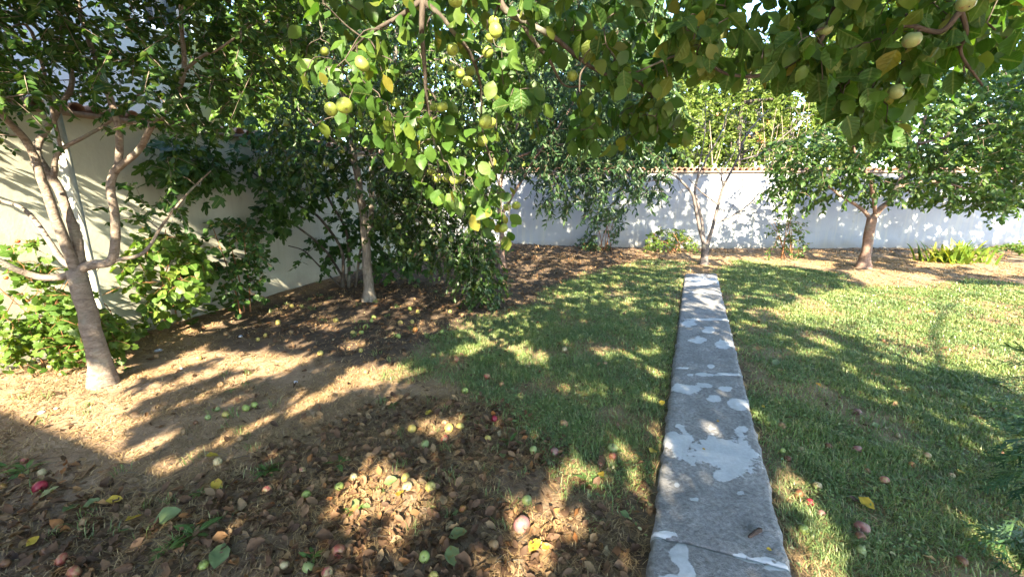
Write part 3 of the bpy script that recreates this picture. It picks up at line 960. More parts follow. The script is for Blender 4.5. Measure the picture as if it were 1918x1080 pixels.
# ---- plum tree on the left
rs = np.random.default_rng(21)
b = base_at(190, 718)
Yp = b[1]
root = tag(empty("plum_tree", b, "open plum tree with thick grey forking trunk standing left before the cream wall", "tree"))
fk = W(146, 505, Yp)
limbs = [
 ([b, W(172, 610, Yp), fk], 0.0735, 0.0626),
 ([fk + [0, 0, -.1], W(120, 450, Yp - .05), W(85, 350, Yp - .1), W(58, 275, Yp - .1), W(5, 215, Yp - .3), W(-60, 120, Yp - .5)], 0.0434, 0.0150),
 ([fk + [0, 0, -.08], W(140, 440, Yp + .05), W(108, 350, Yp + .1), W(70, 280, Yp + .15), W(110, 205, Yp + .3), W(135, 150, Yp + .4), W(115, 60, Yp + .5), W(100, -60, Yp + .6)], 0.0434, 0.0109),
 ([W(100, 330, Yp + .1), W(110, 285, Yp + .1), W(160, 255, Yp + .2), W(205, 228, Yp + .35), W(270, 170, Yp + .6)], 0.0210, 0.0082),
 ([fk, W(178, 495, Yp + .02), W(210, 487, Yp + .04), W(218, 430, Yp + .05), W(208, 345, Yp + .05), W(222, 305, Yp + .1), W(222, 235, Yp + .1), W(202, 165, Yp + .15), W(168, 75, Yp + .2), W(145, -10, Yp + .3), W(130, -120, Yp + .4)], 0.0406, 0.0150),
 ([W(212, 322, Yp + .08), W(228, 310, Yp + .05), W(262, 277, Yp - .05), W(285, 235, Yp - .1), W(322, 190, Yp - .15), W(346, 130, Yp - .2), W(338, 50, Yp - .2), W(342, -60, Yp - .2)], 0.0280, 0.0116),
 ([W(345, 132, Yp - .2), W(380, 105, Yp - .3), W(410, 92, Yp - .4), W(480, 40, Yp - .3)], 0.0140, 0.0054),
 ([fk + [0, 0, -.04], W(90, 520, Yp - .05), W(50, 512, Yp - .1), W(5, 492, Yp - .2), W(-90, 440, Yp - .35)], 0.0315, 0.0190),
 ([fk + [0, 0, .02], W(117, 487, Yp + .1), W(70, 420, Yp + .2), W(38, 388, Yp + .25), W(-20, 370, Yp + .3)], 0.0280, 0.0136),
 ([W(212, 487, Yp + .04), W(268, 473, Yp + .15), W(305, 420, Yp + .3), W(352, 362, Yp + .5), W(395, 320, Yp + .7)], 0.0196, 0.0061),
 ([W(115, 285, Yp + .1), W(60, 60, Yp), W(-10, 75, Yp - .2)], 0.0140, 0.0082),
]
cr = [(-260, -300), (560, -300), (600, 60), (520, 150), (430, 215), (330, 245), (240, 240), (130, 190), (60, 235), (-260, 300)]
at = poly_points(rs, cr, 1150, Yp - .7, Yp + 1.2, .36, 1.8, above_wall_or_inside)
at2 = poly_points(rs, [(200, 430), (330, 420), (400, 330), (330, 290), (230, 330)], 16, Yp + .1, Yp + .6, 0, 1, inside_garden)
build_tree(root, limbs, 1, np.vstack([at, at2]), T_OVAL, M['plum_leaf'], M['bark_plum'], rs, .062, 17, .30, .3, .5, 300, [T_OVAL, T_APPLE])

# ---- fig against the left wall
b = base_at(642, 536)
root = tag(empty("fig_tree", b, "dark fig with lobed leaves on long bare stems against the cream wall", "tree"))
Yf = b[1]
limbs = [([b, W(640, 470, Yf), W(600, 410, Yf - .2), W(560, 385, Yf - .4), W(490, 335, Yf - .6), W(440, 300, Yf - .8)], .03, .010),
 ([b + [.1, 0, 0], W(650, 440, Yf), W(620, 380, Yf - .1), W(585, 310, Yf - .2), W(575, 240, Yf - .3)], .03, .011),
 ([b + [.05, .1, 0], W(610, 470, Yf - .1), W(550, 420, Yf - .4), W(520, 410, Yf - .5), W(440, 408, Yf - .8)], .024, .008),
 ([b + [.2, .05, 0], W(680, 440, Yf + .1), W(700, 390, Yf + .1), W(740, 340, Yf)], .025, .01),
 ([b + [-.05, .05, 0], W(600, 500, Yf - .1), W(570, 470, Yf - .2), W(540, 460, Yf - .3)], .018, .008)]
at = np.vstack([poly_points(rs, [(330, 260), (480, 230), (640, 250), (650, 340), (560, 400), (500, 440), (420, 420), (350, 330)], 100, Yf - 1.3, Yf - .1, .3, 1.5, inside_garden),
                poly_points(rs, [(620, 400), (770, 380), (830, 470), (760, 520), (640, 500), (560, 480)], 90, Yf - .35, Yf + .5, .2, 1.5, inside_garden),
                poly_points(rs, [(240, 260), (380, 250), (420, 330), (330, 350), (270, 300)], 45, 4.9, 5.8, 0, 1, inside_garden)])
build_tree(root, limbs, 1, at, T_FIG, M['fig_leaf'], M['bark_dark'], rs, .20, 5, .28, .55, .7, 300, [T_FIG], sides=7)

# ---- pear tree
b = base_at(692, 562)
root = tag(empty("pear_tree", b, "dense pear tree with rough pale trunk in the dark bed before the fig", "tree"))
Yr = b[1]
limbs = [([b, W(688, 500, Yr), W(683, 430, Yr), W(672, 350, Yr), W(662, 290, Yr), W(650, 200, Yr - .1), W(600, 60, Yr - .1), W(570, -80, Yr)], .075, .03),
 ([W(684, 445, Yr), W(694, 410, Yr + .05), W(697, 340, Yr + .1), W(700, 260, Yr + .1), W(735, 150, Yr + .2), W(745, 0, Yr + .3), W(760, -120, Yr + .3)], .05, .02),
 ([W(698, 320, Yr + .1), W(760, 280, Yr - .1), W(830, 300, Yr - .2), W(880, 400, Yr - .3), W(905, 500, Yr - .35)], .028, .010),
 ([W(664, 300, Yr), W(610, 250, Yr - .2), W(560, 210, Yr - .3)], .03, .010),
 ([W(690, 420, Yr), W(740, 400, Yr - .2), W(790, 420, Yr - .3), W(830, 490, Yr - .4)], .022, .009),
 ([W(735, 150, Yr + .2), W(830, 110, Yr), W(900, 160, Yr - .2)], .022, .009)]
at = np.vstack([poly_points(rs, [(560, 120), (600, -150), (980, -200), (1010, 200), (900, 330), (760, 400), (660, 370), (540, 330), (470, 290), (520, 220)], 1000, Yr - 1.1, Yr + 1.3, .36, 1.4, above_wall_or_inside),
                poly_points(rs, [(700, 300), (900, 300), (930, 480), (850, 500), (770, 470), (700, 420)], 380, Yr - .7, Yr + .5, .30, 1.6, inside_garden),
                poly_points(rs, [(830, 450), (900, 440), (945, 530), (935, 580), (900, 575), (860, 520)], 80, Yr - .55, Yr - .1, 0, 1, inside_garden)])
build_tree(root, limbs, 2, at, T_OVAL, M['pear_leaf'], M['bark_pear'], rs, .072, 18, .36, .7, .4, 300, [T_OVAL])

# ---- peach tree in the back corner
b = base_at(938, 508)
root = tag(empty("peach_tree", b, "bluish peach tree with narrow drooping leaves before the back corner", "tree"))
Yq = 8.9
b = W(940, 500, Yq); b[2] = ground_z(b[0], b[1]); root.location = tuple(b)
limbs = [([b, W(940, 440, Yq), W(935, 380, Yq), W(945, 300, Yq), W(985, 180, Yq + .1), W(1000, 20, Yq + .2)], .06, .02),
 ([W(940, 400, Yq), W(1000, 300, Yq - .1), W(1070, 200, Yq - .1), W(1110, 80, Yq)], .035, .012),
 ([W(950, 300, Yq), W(1060, 270, Yq + .3), W(1150, 290, Yq + .5), W(1210, 340, Yq + .7)], .028, .010),
 ([W(936, 380, Yq), W(890, 330, Yq + .3), W(860, 250, Yq + .5)], .028, .012)]
at = np.vstack([poly_points(rs, [(930, 40), (990, -60), (1130, -60), (1230, 90), (1250, 300), (1240, 370), (1170, 365), (1130, 345), (1000, 340), (920, 330)], 950, Yq - 1.0, Yq + 2.2, .37, 1.2, above_wall_or_inside),
                poly_points(rs, [(1000, 330), (1160, 330), (1165, 400), (1110, 420), (1060, 400), (1000, 380)], 55, Yq - .3, Yq + 1.7, .25, 1.5, inside_garden)])
build_tree(root, limbs, 1, at, T_NARROW, M['peach_leaf'], M['bark_red'], rs, .12, 18, .42, .5, .45, 300, [T_NARROW])

# ---- bare tree
b = base_at(1318, 495)
root = tag(empty("bare_tree", b, "small leafless tree with twiggy upright branches at the far end of the concrete strip", "tree"))
Yb = b[1]
limbs = [([b, W(1320, 475, Yb), W(1322, 455, Yb)], 0.0756, 0.0825),
 ([W(1320, 462, Yb), W(1310, 425, Yb), W(1302, 385, Yb - .05), W(1296, 362, Yb - .1), W(1275, 338, Yb - .2), W(1252, 318, Yb - .3), W(1246, 290, Yb - .4)], 0.0427, 0.0135),
 ([W(1318, 458, Yb), W(1316, 420, Yb + .1), W(1308, 385, Yb + .15), W(1302, 350, Yb + .2), W(1322, 300, Yb + .3), W(1350, 250, Yb + .35), W(1365, 200, Yb + .4)], 0.0366, 0.0090),
 ([W(1324, 460, Yb), W(1335, 425, Yb), W(1345, 385, Yb), W(1355, 350, Yb - .05), W(1380, 300, Yb - .1), W(1400, 250, Yb - .2), W(1440, 205, Yb - .2)], 0.0427, 0.0105),
 ([W(1344, 418, Yb), W(1375, 402, Yb + .1), W(1405, 380, Yb + .3), W(1430, 350, Yb + .5), W(1450, 310, Yb + .7)], 0.0207, 0.0075),
 ([W(1346, 384, Yb), W(1330, 372, Yb - .05), W(1312, 358, Yb - .1), W(1290, 335, Yb - .2)], 0.0195, 0.0090),
 ([W(1355, 352, Yb), W(1352, 320, Yb + .1), W(1378, 280, Yb + .2), W(1390, 230, Yb + .3)], 0.0183, 0.0060),
 ([W(1302, 360, Yb + .2), W(1310, 310, Yb + .2), W(1320, 250, Yb + .2), W(1322, 190, Yb + .2)], 0.0171, 0.0060),
 ([W(1378, 302, Yb), W(1430, 285, Yb - .1), W(1480, 245, Yb - .2), W(1520, 215, Yb - .3)], 0.0159, 0.0060)]
L = []
for cp, r0, r1 in limbs:
    p = catmull(cp, 6); L.append((p, np.linspace(r0, r1, len(p))))
t = Tubes(); r = L[0][1] * (1 + .5 * np.exp(-(L[0][0][:, 2] - b[2]) / .08)); pp = L[0][0].copy(); pp[0, 2] -= .06
t.add(pp, r, 12, .1, True); link("trunk", t.mesh("trunk"), M['bark_grey'], root)
for p, r in L[1:]:
    t = Tubes(); t.add(p, r, 7, .1, True); link("limb", t.mesh("limb"), M['bark_grey'], root)
at = poly_points(rs, [(1245, 330), (1250, 240), (1330, 180), (1440, 200), (1530, 210), (1460, 330), (1400, 360), (1300, 340)], 300, Yb - .5, Yb + .7, 0, 1)
at = np.vstack([at, poly_points(rs, [(1255, 325), (1480, 320), (1440, 385), (1370, 430), (1330, 420), (1285, 380)], 70, Yb - .5, Yb + .6)])
paths, E, D = connect(L[1:], at, rs, 1.5, .06)
t = Tubes()
for p, r in paths: t.add(p, np.maximum(r * .9, .0050), 4)
tag(link("twigs", t.mesh("twigs"), M['bark_grey'], root), None, None, None, "stuff")

# ---- cherry tree
b = base_at(1617, 501)
root = tag(empty("cherry_tree", b, "low spreading cherry tree with reddish leaning trunk by the back wall", "tree"))
Yc = b[1]
limbs = [([b, W(1622, 470, Yc), W(1630, 425, Yc), W(1633, 408, Yc)], .10, .085),
 ([W(1633, 412, Yc), W(1650, 390, Yc), W(1668, 372, Yc), W(1690, 330, Yc), W(1720, 270, Yc + .1), W(1740, 180, Yc + .2)], .065, .02),
 ([W(1632, 412, Yc), W(1615, 392, Yc + .1), W(1580, 370, Yc + .2), W(1540, 340, Yc + .1), W(1490, 300, Yc)], .045, .012),
 ([W(1680, 350, Yc), W(1740, 340, Yc - .2), W(1800, 350, Yc - .4), W(1860, 380, Yc - .5)], .03, .010),
 ([W(1640, 400, Yc), W(1630, 340, Yc - .3), W(1600, 280, Yc - .5), W(1590, 220, Yc - .5)], .04, .012),
 ([W(1720, 270, Yc), W(1800, 250, Yc), W(1880, 230, Yc)], .03, .01)]
at = poly_points(rs, [(1440, 270), (1530, 235), (1600, 200), (1760, 140), (1960, 120), (2100, 250), (1990, 350), (1890, 395), (1800, 382), (1730, 372), (1660, 382), (1590, 372), (1520, 385), (1440, 370)], 1000, Yc - 1.5, Yc + 1.7, .35, 1.3, above_wall_or_inside)
build_tree(root, limbs, 1, at, T_CHERRY, M['cherry_leaf'], M['bark_red'], rs, .115, 14, .36, .5, .55, 300, [T_CHERRY])

# ---- trees beyond the walls
def far_tree(name, label, trunk_uv, Y, poly, n, y0, y1, mat, leaf, per, tpl, gap=.36, gs=.7, twig=.6, droop=.4, seed=1):
    rs = np.random.default_rng(seed)
    at = poly_points(rs, poly, n, y0, y1, gap, gs, lambda p: ((p[:, 0] < LW(p[:, 1]) - .8) | (p[:, 1] > BWy(p[:, 0]) + .6)) & (p[:, 2] > .8))
    c = at.mean(0); top = at[:, 2].max()
    if trunk_uv is not None:
        c = W(trunk_uv, 300, Y)
    b = np.array([c[0], c[1], -.02])
    root = empty(name, b, label, "tree", "trees beyond the garden walls")
    limbs = [([b, b + [.1, 0, top * .3], b + [0, .1, top * .6], b + [.15, 0, top * .85]], .14, .04)]
    for k in range(5):
        q = at[int(rs.integers(0, len(at)))]
        s = b + np.array([0, 0, top * (.3 + .1 * k)])
        limbs.append(([s, (s + q) / 2 + [0, 0, .2], q], .06, .015))
    build_tree(root, limbs, 1, at, tpl, mat, M['bark_dark'], rs, leaf, per, twig, droop, .5, 0, None, .3, 7)
    return root
far_tree("leafy_tree", "bright sunlit leafy tree rising beyond the cream wall above the fig", None, 10.5, [(395, 260), (400, -200), (820, -200), (800, 150), (700, 280), (520, 290)], 1500, 9.2, 12.5, M['back_leaf'], .16, 15, T_OVAL2, .30, .9, .5, .4, 31)
far_tree("leafy_tree", "tall green tree filling the gap behind pear and peach trees", 860, 15, [(680, 330), (640, -250), (1000, -250), (1000, 330)], 1300, 13.2, 16.5, M['back_leaf'], .22, 16, T_OVAL2, .30, .8, .7, .4, 32)
far_tree("willow_tree", "silvery willow with long narrow leaves behind the back wall", 1130, 15, [(930, 310), (930, -150), (1200, -150), (1230, -20), (1270, 60), (1280, 315)], 1300, 13.0, 16.5, M['willow_leaf'], .32, 18, T_NARROW2, .34, .8, .9, 1.1, 33)
far_tree("lime_shrub", "yellow green shrub glowing in sun above the wall behind the bare tree", 1380, 13.6, [(1230, 325), (1240, 200), (1290, 100), (1420, 75), (1560, 140), (1600, 330)], 1000, 12.9, 14.4, M['lime_leaf'], .11, 16, T_OVAL2, .28, 1.2, .4, .3, 34)
far_tree("walnut_tree", "broad shaded tree behind the cherry at the right beyond the wall", 1760, 15.5, [(1540, 330), (1500, 150), (1450, 60), (1560, -200), (2200, -250), (2250, 350)], 1700, 13.4, 17.5, M['back_leaf'], .24, 16, T_OVAL2, .22, .7, .8, .4, 35)
far_tree("leafy_tree", "pale far tree showing sky between its leaves above the bare tree", 1330, 21, [(1150, 300), (1170, 90), (1300, 70), (1450, 90), (1500, 300)], 700, 19, 23, M['back_leaf'], .34, 15, T_OVAL2, .36, .8, .8, .4, 36)

# pale dead stems standing in the lime shrub, rust blossom on them
b = W(1420, 320, 13.2); b[2] = 0
root = tag(empty("dead_shrub", b, "bundle of pale dead stems with rusty flower heads above the back wall", "shrub"))
t = Tubes()
rs = np.random.default_rng(77)
for k in range(20):
    u0 = rs.uniform(1300, 1500); q0 = W(u0, 330, 12.9 + rs.uniform(0, .5)); q0[2] = 1.6
    q1 = W(u0 + rs.normal(15, 35), rs.uniform(185, 290), 12.9 + rs.uniform(0, .6))
    t.add(catmull([q0, (q0 + q1) / 2 + rs.normal(0, .05, 3), q1], 3), np.linspace(.010, .004, 7), 4)
tag(link("stems", t.mesh("stems"), M['twig_pale'], root), None, None, None, "stuff")
hv, hf = T_OVAL2
P = np.vstack([W(u, v, 13.0) + rs.normal(0, .05, (8, 3)) for u, v in ((1413, 250), (1425, 262), (1528, 322), (1350, 215), (1440, 230))])
V, F, vv = scatter(T_OVAL2, P, rs.normal(0, 1, P.shape), rs.normal(0, 1, P.shape), np.full(len(P), .09))
m_rust = plain_mat("rust_petal", [(.3, (.42, .16, .05)), (.7, (.55, .26, .10))], 10)
tag(link("flower_heads", nmesh("flower_heads", V, F, False, vv), m_rust, root), None, None, None, "stuff")

# ------------------------------------------------------------------ shrubs and bed plants
def shrub(name, label, base, stems, at, tpl, mat, leaf, per, twig, droop, rs, parts=0, bark='stem', cat="shrub", group=None, flat=.6):
    root = empty(name, base, label, cat, group)
    build_tree(root, stems, 0, at, tpl, mat, M[bark], rs, leaf, per, twig, droop, flat, parts, [tpl], .2, 6, .05)
    return root
rs = np.random.default_rng(51)
b = base_at(90, 680)
stems = []
for k in range(9):
    q = base_at(rs.uniform(-60, 215), rs.uniform(640, 690)); q[0] = max(q[0], LW(q[1]) + .12)
    stems.append(([q, q + [rs.normal(0, .1), rs.normal(0, .1), .4], q + [rs.normal(0, .25), rs.normal(0, .2), rs.uniform(.6, .95)]], .007, .003))
at = np.vstack([poly_points(rs, [(-150, 560), (20, 560), (110, 540), (215, 585), (235, 640), (170, 690), (60, 710), (-150, 740)], 190, 3.5, 5.0, .25, 2.2, inside_garden),
                poly_points(rs, [(-150, 440), (40, 440), (110, 500), (100, 560), (-150, 560)], 22, 3.6, 4.7, .0, 2.2, inside_garden)])
shrub("raspberry_bush", "light green raspberry bush spilling from the bed at left behind the plum trunk", b, stems, at, T_LOBED, M['bush_leaf'], .085, 6, .2, .35, rs, 300)
rasp_at = at
b = base_at(305, 607)
stems = [([b + [dx, dy, 0], b + [dx * 1.4, dy, .45], W(u, v, b[1] + dy)], .011, .005) for dx, dy, u, v in ((-.05, 0, 268, 480), (.02, .05, 285, 470), (.06, -.03, 330, 455), (.1, .1, 360, 500), (0, .1, 310, 430))]
at = poly_points(rs, [(225, 470), (280, 425), (370, 440), (385, 520), (330, 590), (270, 600), (190, 590), (180, 540)], 100, b[1] - .5, b[1] + .4, .0, 2, inside_garden)
shrub("hydrangea_bush", "broad leaved bush with reddish stems against the streaked cream wall", b, stems, at, T_ROUND, M['bush_leaf'], .12, 6, .2, .5, rs, 260)
b = base_at(458, 584)
stems = [([b + [dx, dy, 0], b + [dx * 1.6, dy, .4], W(u, v, b[1] + dy)], .012, .005) for dx, dy, u, v in ((0, 0, 430, 450), (.05, .05, 455, 440), (-.06, 0, 400, 430))]
at = poly_points(rs, [(385, 440), (400, 400), (480, 420), (500, 500), (480, 570), (410, 560)], 80, b[1] - .4, b[1] + .4, .0, 2, inside_garden)
shrub("currant_bush", "small dark bush on one reddish stem between the hydrangea and the fig", b, stems, at, T_ROUND, M['fig_leaf'], .085, 8, .22, .4, rs, 220)
# low leafy ground plants at the foot of the left wall
spots = [(392, 580, "clump of broad green leaves at the foot of the cream wall below the currant"), (245, 640, "low leafy plant beside the sunny bed right of the plum trunk"), (185, 655, "sunlit leafy plant partly behind the plum trunk base"), (330, 600, "leafy ground plant at the hydrangea's feet")]
for u, v, lab in spots:
    b = base_at(u, v); b[0] = max(b[0], LW(b[1]) + .15); b[2] = ground_z(b[0], b[1])
    n = 26
    a = rs.uniform(0, 6.28, n); r = rs.uniform(.02, .22, n)
    P = b + np.stack([np.cos(a) * r, np.sin(a) * r, rs.uniform(.03, .2, n)], -1)
    root = empty("bed_plant", b, lab, "plant", "leafy plants at the foot of the cream wall")
    me = nmesh("leaf", *T_ROUND, True); me.materials.append(M['bush_leaf'])
    leaf_parts(root, [me], P, np.stack([np.cos(a), np.sin(a), rs.uniform(-.2, .4, n)], -1), np.array([0, 0, 1]) + rs.normal(0, .3, (n, 3)), rs.uniform(.09, .16, n), np.arange(n))
# shrubs along the back wall
def back_shrub(label, u, v, poly, n, tpl, mat, leaf, per, Y0, Y1, parts=120, nst=6, name="wall_shrub"):
    b = base_at(u, v)
    st = []
    for k in range(nst):
        q = b + [rs.normal(0, .1), rs.normal(0, .08), 0]
        tgt = W(rs.uniform(min(p[0] for p in poly) + 10, max(p[0] for p in poly) - 10), min(p[1] for p in poly) + rs.uniform(5, 25), rs.uniform(Y0, Y1))
        st.append(([q, q * .6 + tgt * .4 + [0, 0, .1], tgt], .012, .004))
    at = poly_points(rs, poly, n, Y0, Y1, 0, 2, inside_garden)
    return shrub(name, label, b, st, at, tpl, mat, leaf, per, .22, .3, rs, parts)
back_shrub("tall feathery shrub against the blue shaded wall below the peach branches", 1135, 470, [(1085, 470), (1100, 430), (1130, 390), (1165, 390), (1172, 430), (1140, 470)], 60, T_NARROW, M['peach_leaf'], .12, 10, 11.2, 12.0)
back_shrub("round green bush with a hollow centre at the wall left of the bare tree", 1258, 474, [(1208, 470), (1215, 440), (1245, 427), (1280, 432), (1305, 455), (1312, 474)], 130, T_OVAL, M['bush_leaf'], .07, 11, 11.0, 11.9)
back_shrub("thin dappled climber shrub against the bright wall right of the bare tree", 1478, 484, [(1430, 470), (1435, 430), (1470, 395), (1505, 410), (1510, 460), (1490, 486)], 70, T_OVAL, M['cherry_leaf'], .075, 9, 9.9, 10.9)
back_shrub("low dark plants at the wall foot at far right", 1880, 484, [(1825, 482), (1840, 462), (1890, 458), (1960, 462), (1960, 490)], 60, T_OVAL, M['bush_leaf'], .09, 9, 10.4, 11.6, 120, 5)
back_shrub("small leafy tuft at the wall under the feathery shrub", 1095, 468, [(1068, 470), (1085, 455), (1115, 455), (1120, 472)], 18, T_ROUND, M['peach_leaf'], .08, 8, 11.4, 12.0, 60, 3)
# arching strap leaves, daylily
b = base_at(1785, 490)
root = tag(empty("daylily", b, "yellow green daylily clump with arching strap leaves by the right wall foot", "plant"))
for k in range(150):
    a = rs.uniform(0, 6.28); L_ = rs.uniform(.35, .75); lean = rs.uniform(.35, 1.0)
    off = np.array([rs.normal(0, .32), rs.normal(0, .16), 0])
    tt = np.linspace(0, 1, 6)
    c = b + off + np.stack([np.cos(a) * lean * L_ * tt, np.sin(a) * lean * L_ * tt, L_ * (1.25 * tt - 1.15 * lean * tt ** 2)], -1)
    sd_ = np.array([-math.sin(a), math.cos(a), 0]) * .026
    w = np.array([1, 1, 1, .8, .5, .08])[:, None]
    V = np.vstack([c - sd_ * w, c + sd_ * w]); i = np.arange(5)
    o = link("leaf", nmesh("leaf", V, np.stack([i, i + 1, i + 7, i + 6], -1), True, np.full(12, rs.random())), M['fern_leaf'], root)

# thuja at the right edge
rs = np.random.default_rng(90)
def frond_tpl(seed):
    r = np.random.default_rng(seed)
    V, F = [], []
    def strip(p0, p1, w):
        d = norm(p1 - p0); s = np.array([-d[1], d[0], .25 * d[0]]) * w
        n = len(V)
        V.extend([p0 - s, p0 + s, p1 + s * .4, p1 - s * .4]); F.extend([(n, n + 1, n + 2), (n, n + 2, n + 3)])
    spine = lambda x: np.array([x, .10 * math.sin(2.5 * x + seed), -.25 * x * x])
    for k in range(3): strip(spine(k / 3), spine((k + 1) / 3), .022)
    for i in range(9):
        x = .12 + .10 * i + r.normal(0, .015)
        sgn = 1 if i % 2 else -1
        ln_ = (.40 * (1 - x) + .14) * r.uniform(.6, 1.2)
        p0 = spine(x); p1 = p0 + np.array([ln_ * r.uniform(.7, .95), sgn * ln_ * r.uniform(.25, .55), r.normal(-.05, .05)])
        strip(p0, p1, .022)
        for f in (.35, .65):
            if r.random() < .8:
                q = p0 * (1 - f) + p1 * f
                strip(q, q + np.array([ln_ * .4, -sgn * ln_ * r.uniform(-.05, .25), r.normal(0, .03)]), .020)
    return np.array(V), np.array(F)
T_FRONDS = [frond_tpl(k) for k in range(4)]
b = np.array([3.75, 2.1, 0.0]); b[2] = ground_z(b[0], b[1])
root = tag(empty("thuja_tree", b, "feathery dark conifer reaching in from the right edge over the lawn", "tree"))
t = Tubes(); t.add([b - [0, 0, .05], b + [0, 0, 1.0], b + [.05, 0, 2.0]], [.05, .035, .01], 8, .1, True)
link("trunk", t.mesh("trunk"), M['bark_red'], root)
P, A_, Nn = [], [], []
for k in range(200):
    z = rs.uniform(.05, 1.75); a = rs.uniform(0, 6.28)
    R_ = (.95 - .42 * z) * rs.uniform(.35, .8)
    dv = np.array([math.cos(a), math.sin(a), rs.uniform(.05, .5)])
    P.append(b + [math.cos(a) * R_, math.sin(a) * R_, z]); A_.append(dv); Nn.append(np.array([-math.sin(a), math.cos(a), 0]) * rs.choice([-1, 1]) + rs.normal(0, .5, 3) + [0, 0, .6])
for (u, v, Y, n) in ((1875, 715, 2.35, 5), (1890, 770, 2.2, 7), (1905, 840, 2.1, 7), (1850, 1010, 1.75, 11), (1880, 1060, 1.65, 10), (1915, 890, 2.0, 4), (1840, 690, 2.4, 4), (1860, 740, 2.3, 5)):
    for k in range(n * 2):
        q = W(u + rs.normal(35, 30), v + rs.normal(0, 24), Y + rs.normal(0, .1))
        P.append(q); A_.append(norm(q - b - [0, 0, .3]) * [1, 1, .3] + rs.normal(0, .25, 3)); Nn.append(np.array([.1, -.4, .8]) + rs.normal(0, .3, 3))
P, A_, Nn = map(np.array, (P, A_, Nn))
sz = rs.uniform(.12, .26, len(P))
tu, tv, td = project(P + norm(A_) * sz[:, None])
kp = (tu > 1812 + 25 * rs.random(len(P))) & ((tv > 965) | (tu > 1840)) | (td < .1)
P, A_, Nn, sz = P[kp], A_[kp], Nn[kp], sz[kp]
FRM = []
for tp in T_FRONDS:
    me = nmesh("frond", *tp, True); me.materials.append(M['conifer']); FRM.append(me)
iv, dep = in_view(P + norm(A_) * .2, 60)
sel = np.nonzero(iv)[0][:200]
x, y, z = frames(A_, Nn)
for i in sel:
    o = bpy.data.objects.new("frond", FRM[i % 4]); COL.objects.link(o); o.parent = root
    q = P[i] - np.array(root.location)
    o.matrix_local = Matrix([[x[i, r] * sz[i], y[i, r] * sz[i], z[i, r] * sz[i], q[r]] for r in range(3)] + [[0, 0, 0, 1]])
rest = np.setdiff1d(np.arange(len(P)), sel)
V, F, vv = scatter(T_FRONDS[0], P[rest], A_[rest], Nn[rest], sz[rest])
tag(link("foliage", nmesh("foliage", V, F, True, vv), M['conifer'], root), None, None, None, "stuff")

# white post by the left wall
pb = np.array([-3.97, 3.95, 0]); pb[2] = ground_z(*pb[:2])
root = tag(empty("wooden_post", pb, "white painted wooden post standing behind the plum tree with a bolt hole near its top", "post"))
V = np.array([(x, y, z) for z in (-.2, 2.47) for x, y in ((-.038, -.028), (.038, -.028), (.038, .028), (-.038, .028))]) + pb
V[4:, 2] += [0, .02, .02, 0]
link("post_body", nmesh("post_body", V, np.array([(0, 1, 5, 4), (1, 2, 6, 5), (2, 3, 7, 6), (3, 0, 4, 7), (4, 5, 6, 7)])), M['white_wood'], root)
for dx, dz in ((.008, 2.40), (-.012, 2.36)):
    t = Tubes(); t.add([pb + [dx, -.0275, dz], pb + [dx, -.031, dz]], [.009, .006], 8, 0, True)
    link("bolt_hole", t.mesh("bolt_hole"), M['hole'], root)

HANG = [(645, 198, 30), (620, 205, 25), (853, 2, 28), (928, 57, 27), (921, 69, 24), (925, 42, 22), (848, 93, 23), (913, 98, 22), (862, 138, 20), (881, 133, 19), (876, 154, 21), (1072, 142, 22), (678, 120, 28), (742, 193, 20), (810, 200, 18), (828, 200, 22),
 (910, 228, 27), (919, 231, 22), (904, 265, 20), (818, 333, 19), (837, 333, 18), (851, 337, 19), (863, 335, 18), (808, 321, 17), (828, 117, 11), (845, 127, 13), (950, 388, 16), (967, 385, 17), (943, 427, 19), (1708, 75, 31), (1545, 55, 26), (1678, 172, 27), (1810, 5, 32), (608, 97, 17)]

# ------------------------------------------------------------------ foreground apple tree: visible boughs and an unseen canopy shaped to cast the shade
CLEAR = [  # outlines (photo pixels) of sunlit ground that the canopy leaves open
 [(-60, 560), (-60, 770), (60, 795), (130, 822), (200, 862), (285, 905), (340, 885), (400, 840), (480, 800), (560, 772), (640, 738), (700, 718), (830, 690), (700, 672), (640, 655), (440, 650), (260, 640)],
 [(640, 885), (690, 850), (820, 882), (830, 925), (770, 985), (710, 1000), (640, 940)],
 [(735, 800), (790, 772), (860, 768), (870, 800), (820, 812)],
 [(690, 1010), (735, 990), (755, 1010), (700, 1055), (665, 1045)],
 [(1430, 575), (1560, 540), (1700, 528), (1960, 535), (2080, 640), (2040, 770), (1880, 725), (1760, 672), (1640, 628), (1500, 608)],
 [(1575, 505), (1640, 503), (1760, 515), (1750, 535), (1620, 536)],
 [(890, 618), (930, 608), (960, 618), (940, 638), (895, 640)],
 [(1280, 480), (1460, 478), (1560, 490), (1560, 500), (1380, 492)],
 [(1800, 490), (1930, 490), (1930, 515), (1820, 512)],
 [(1700, 472), (1870, 472), (1870, 500), (1710, 500)],
]
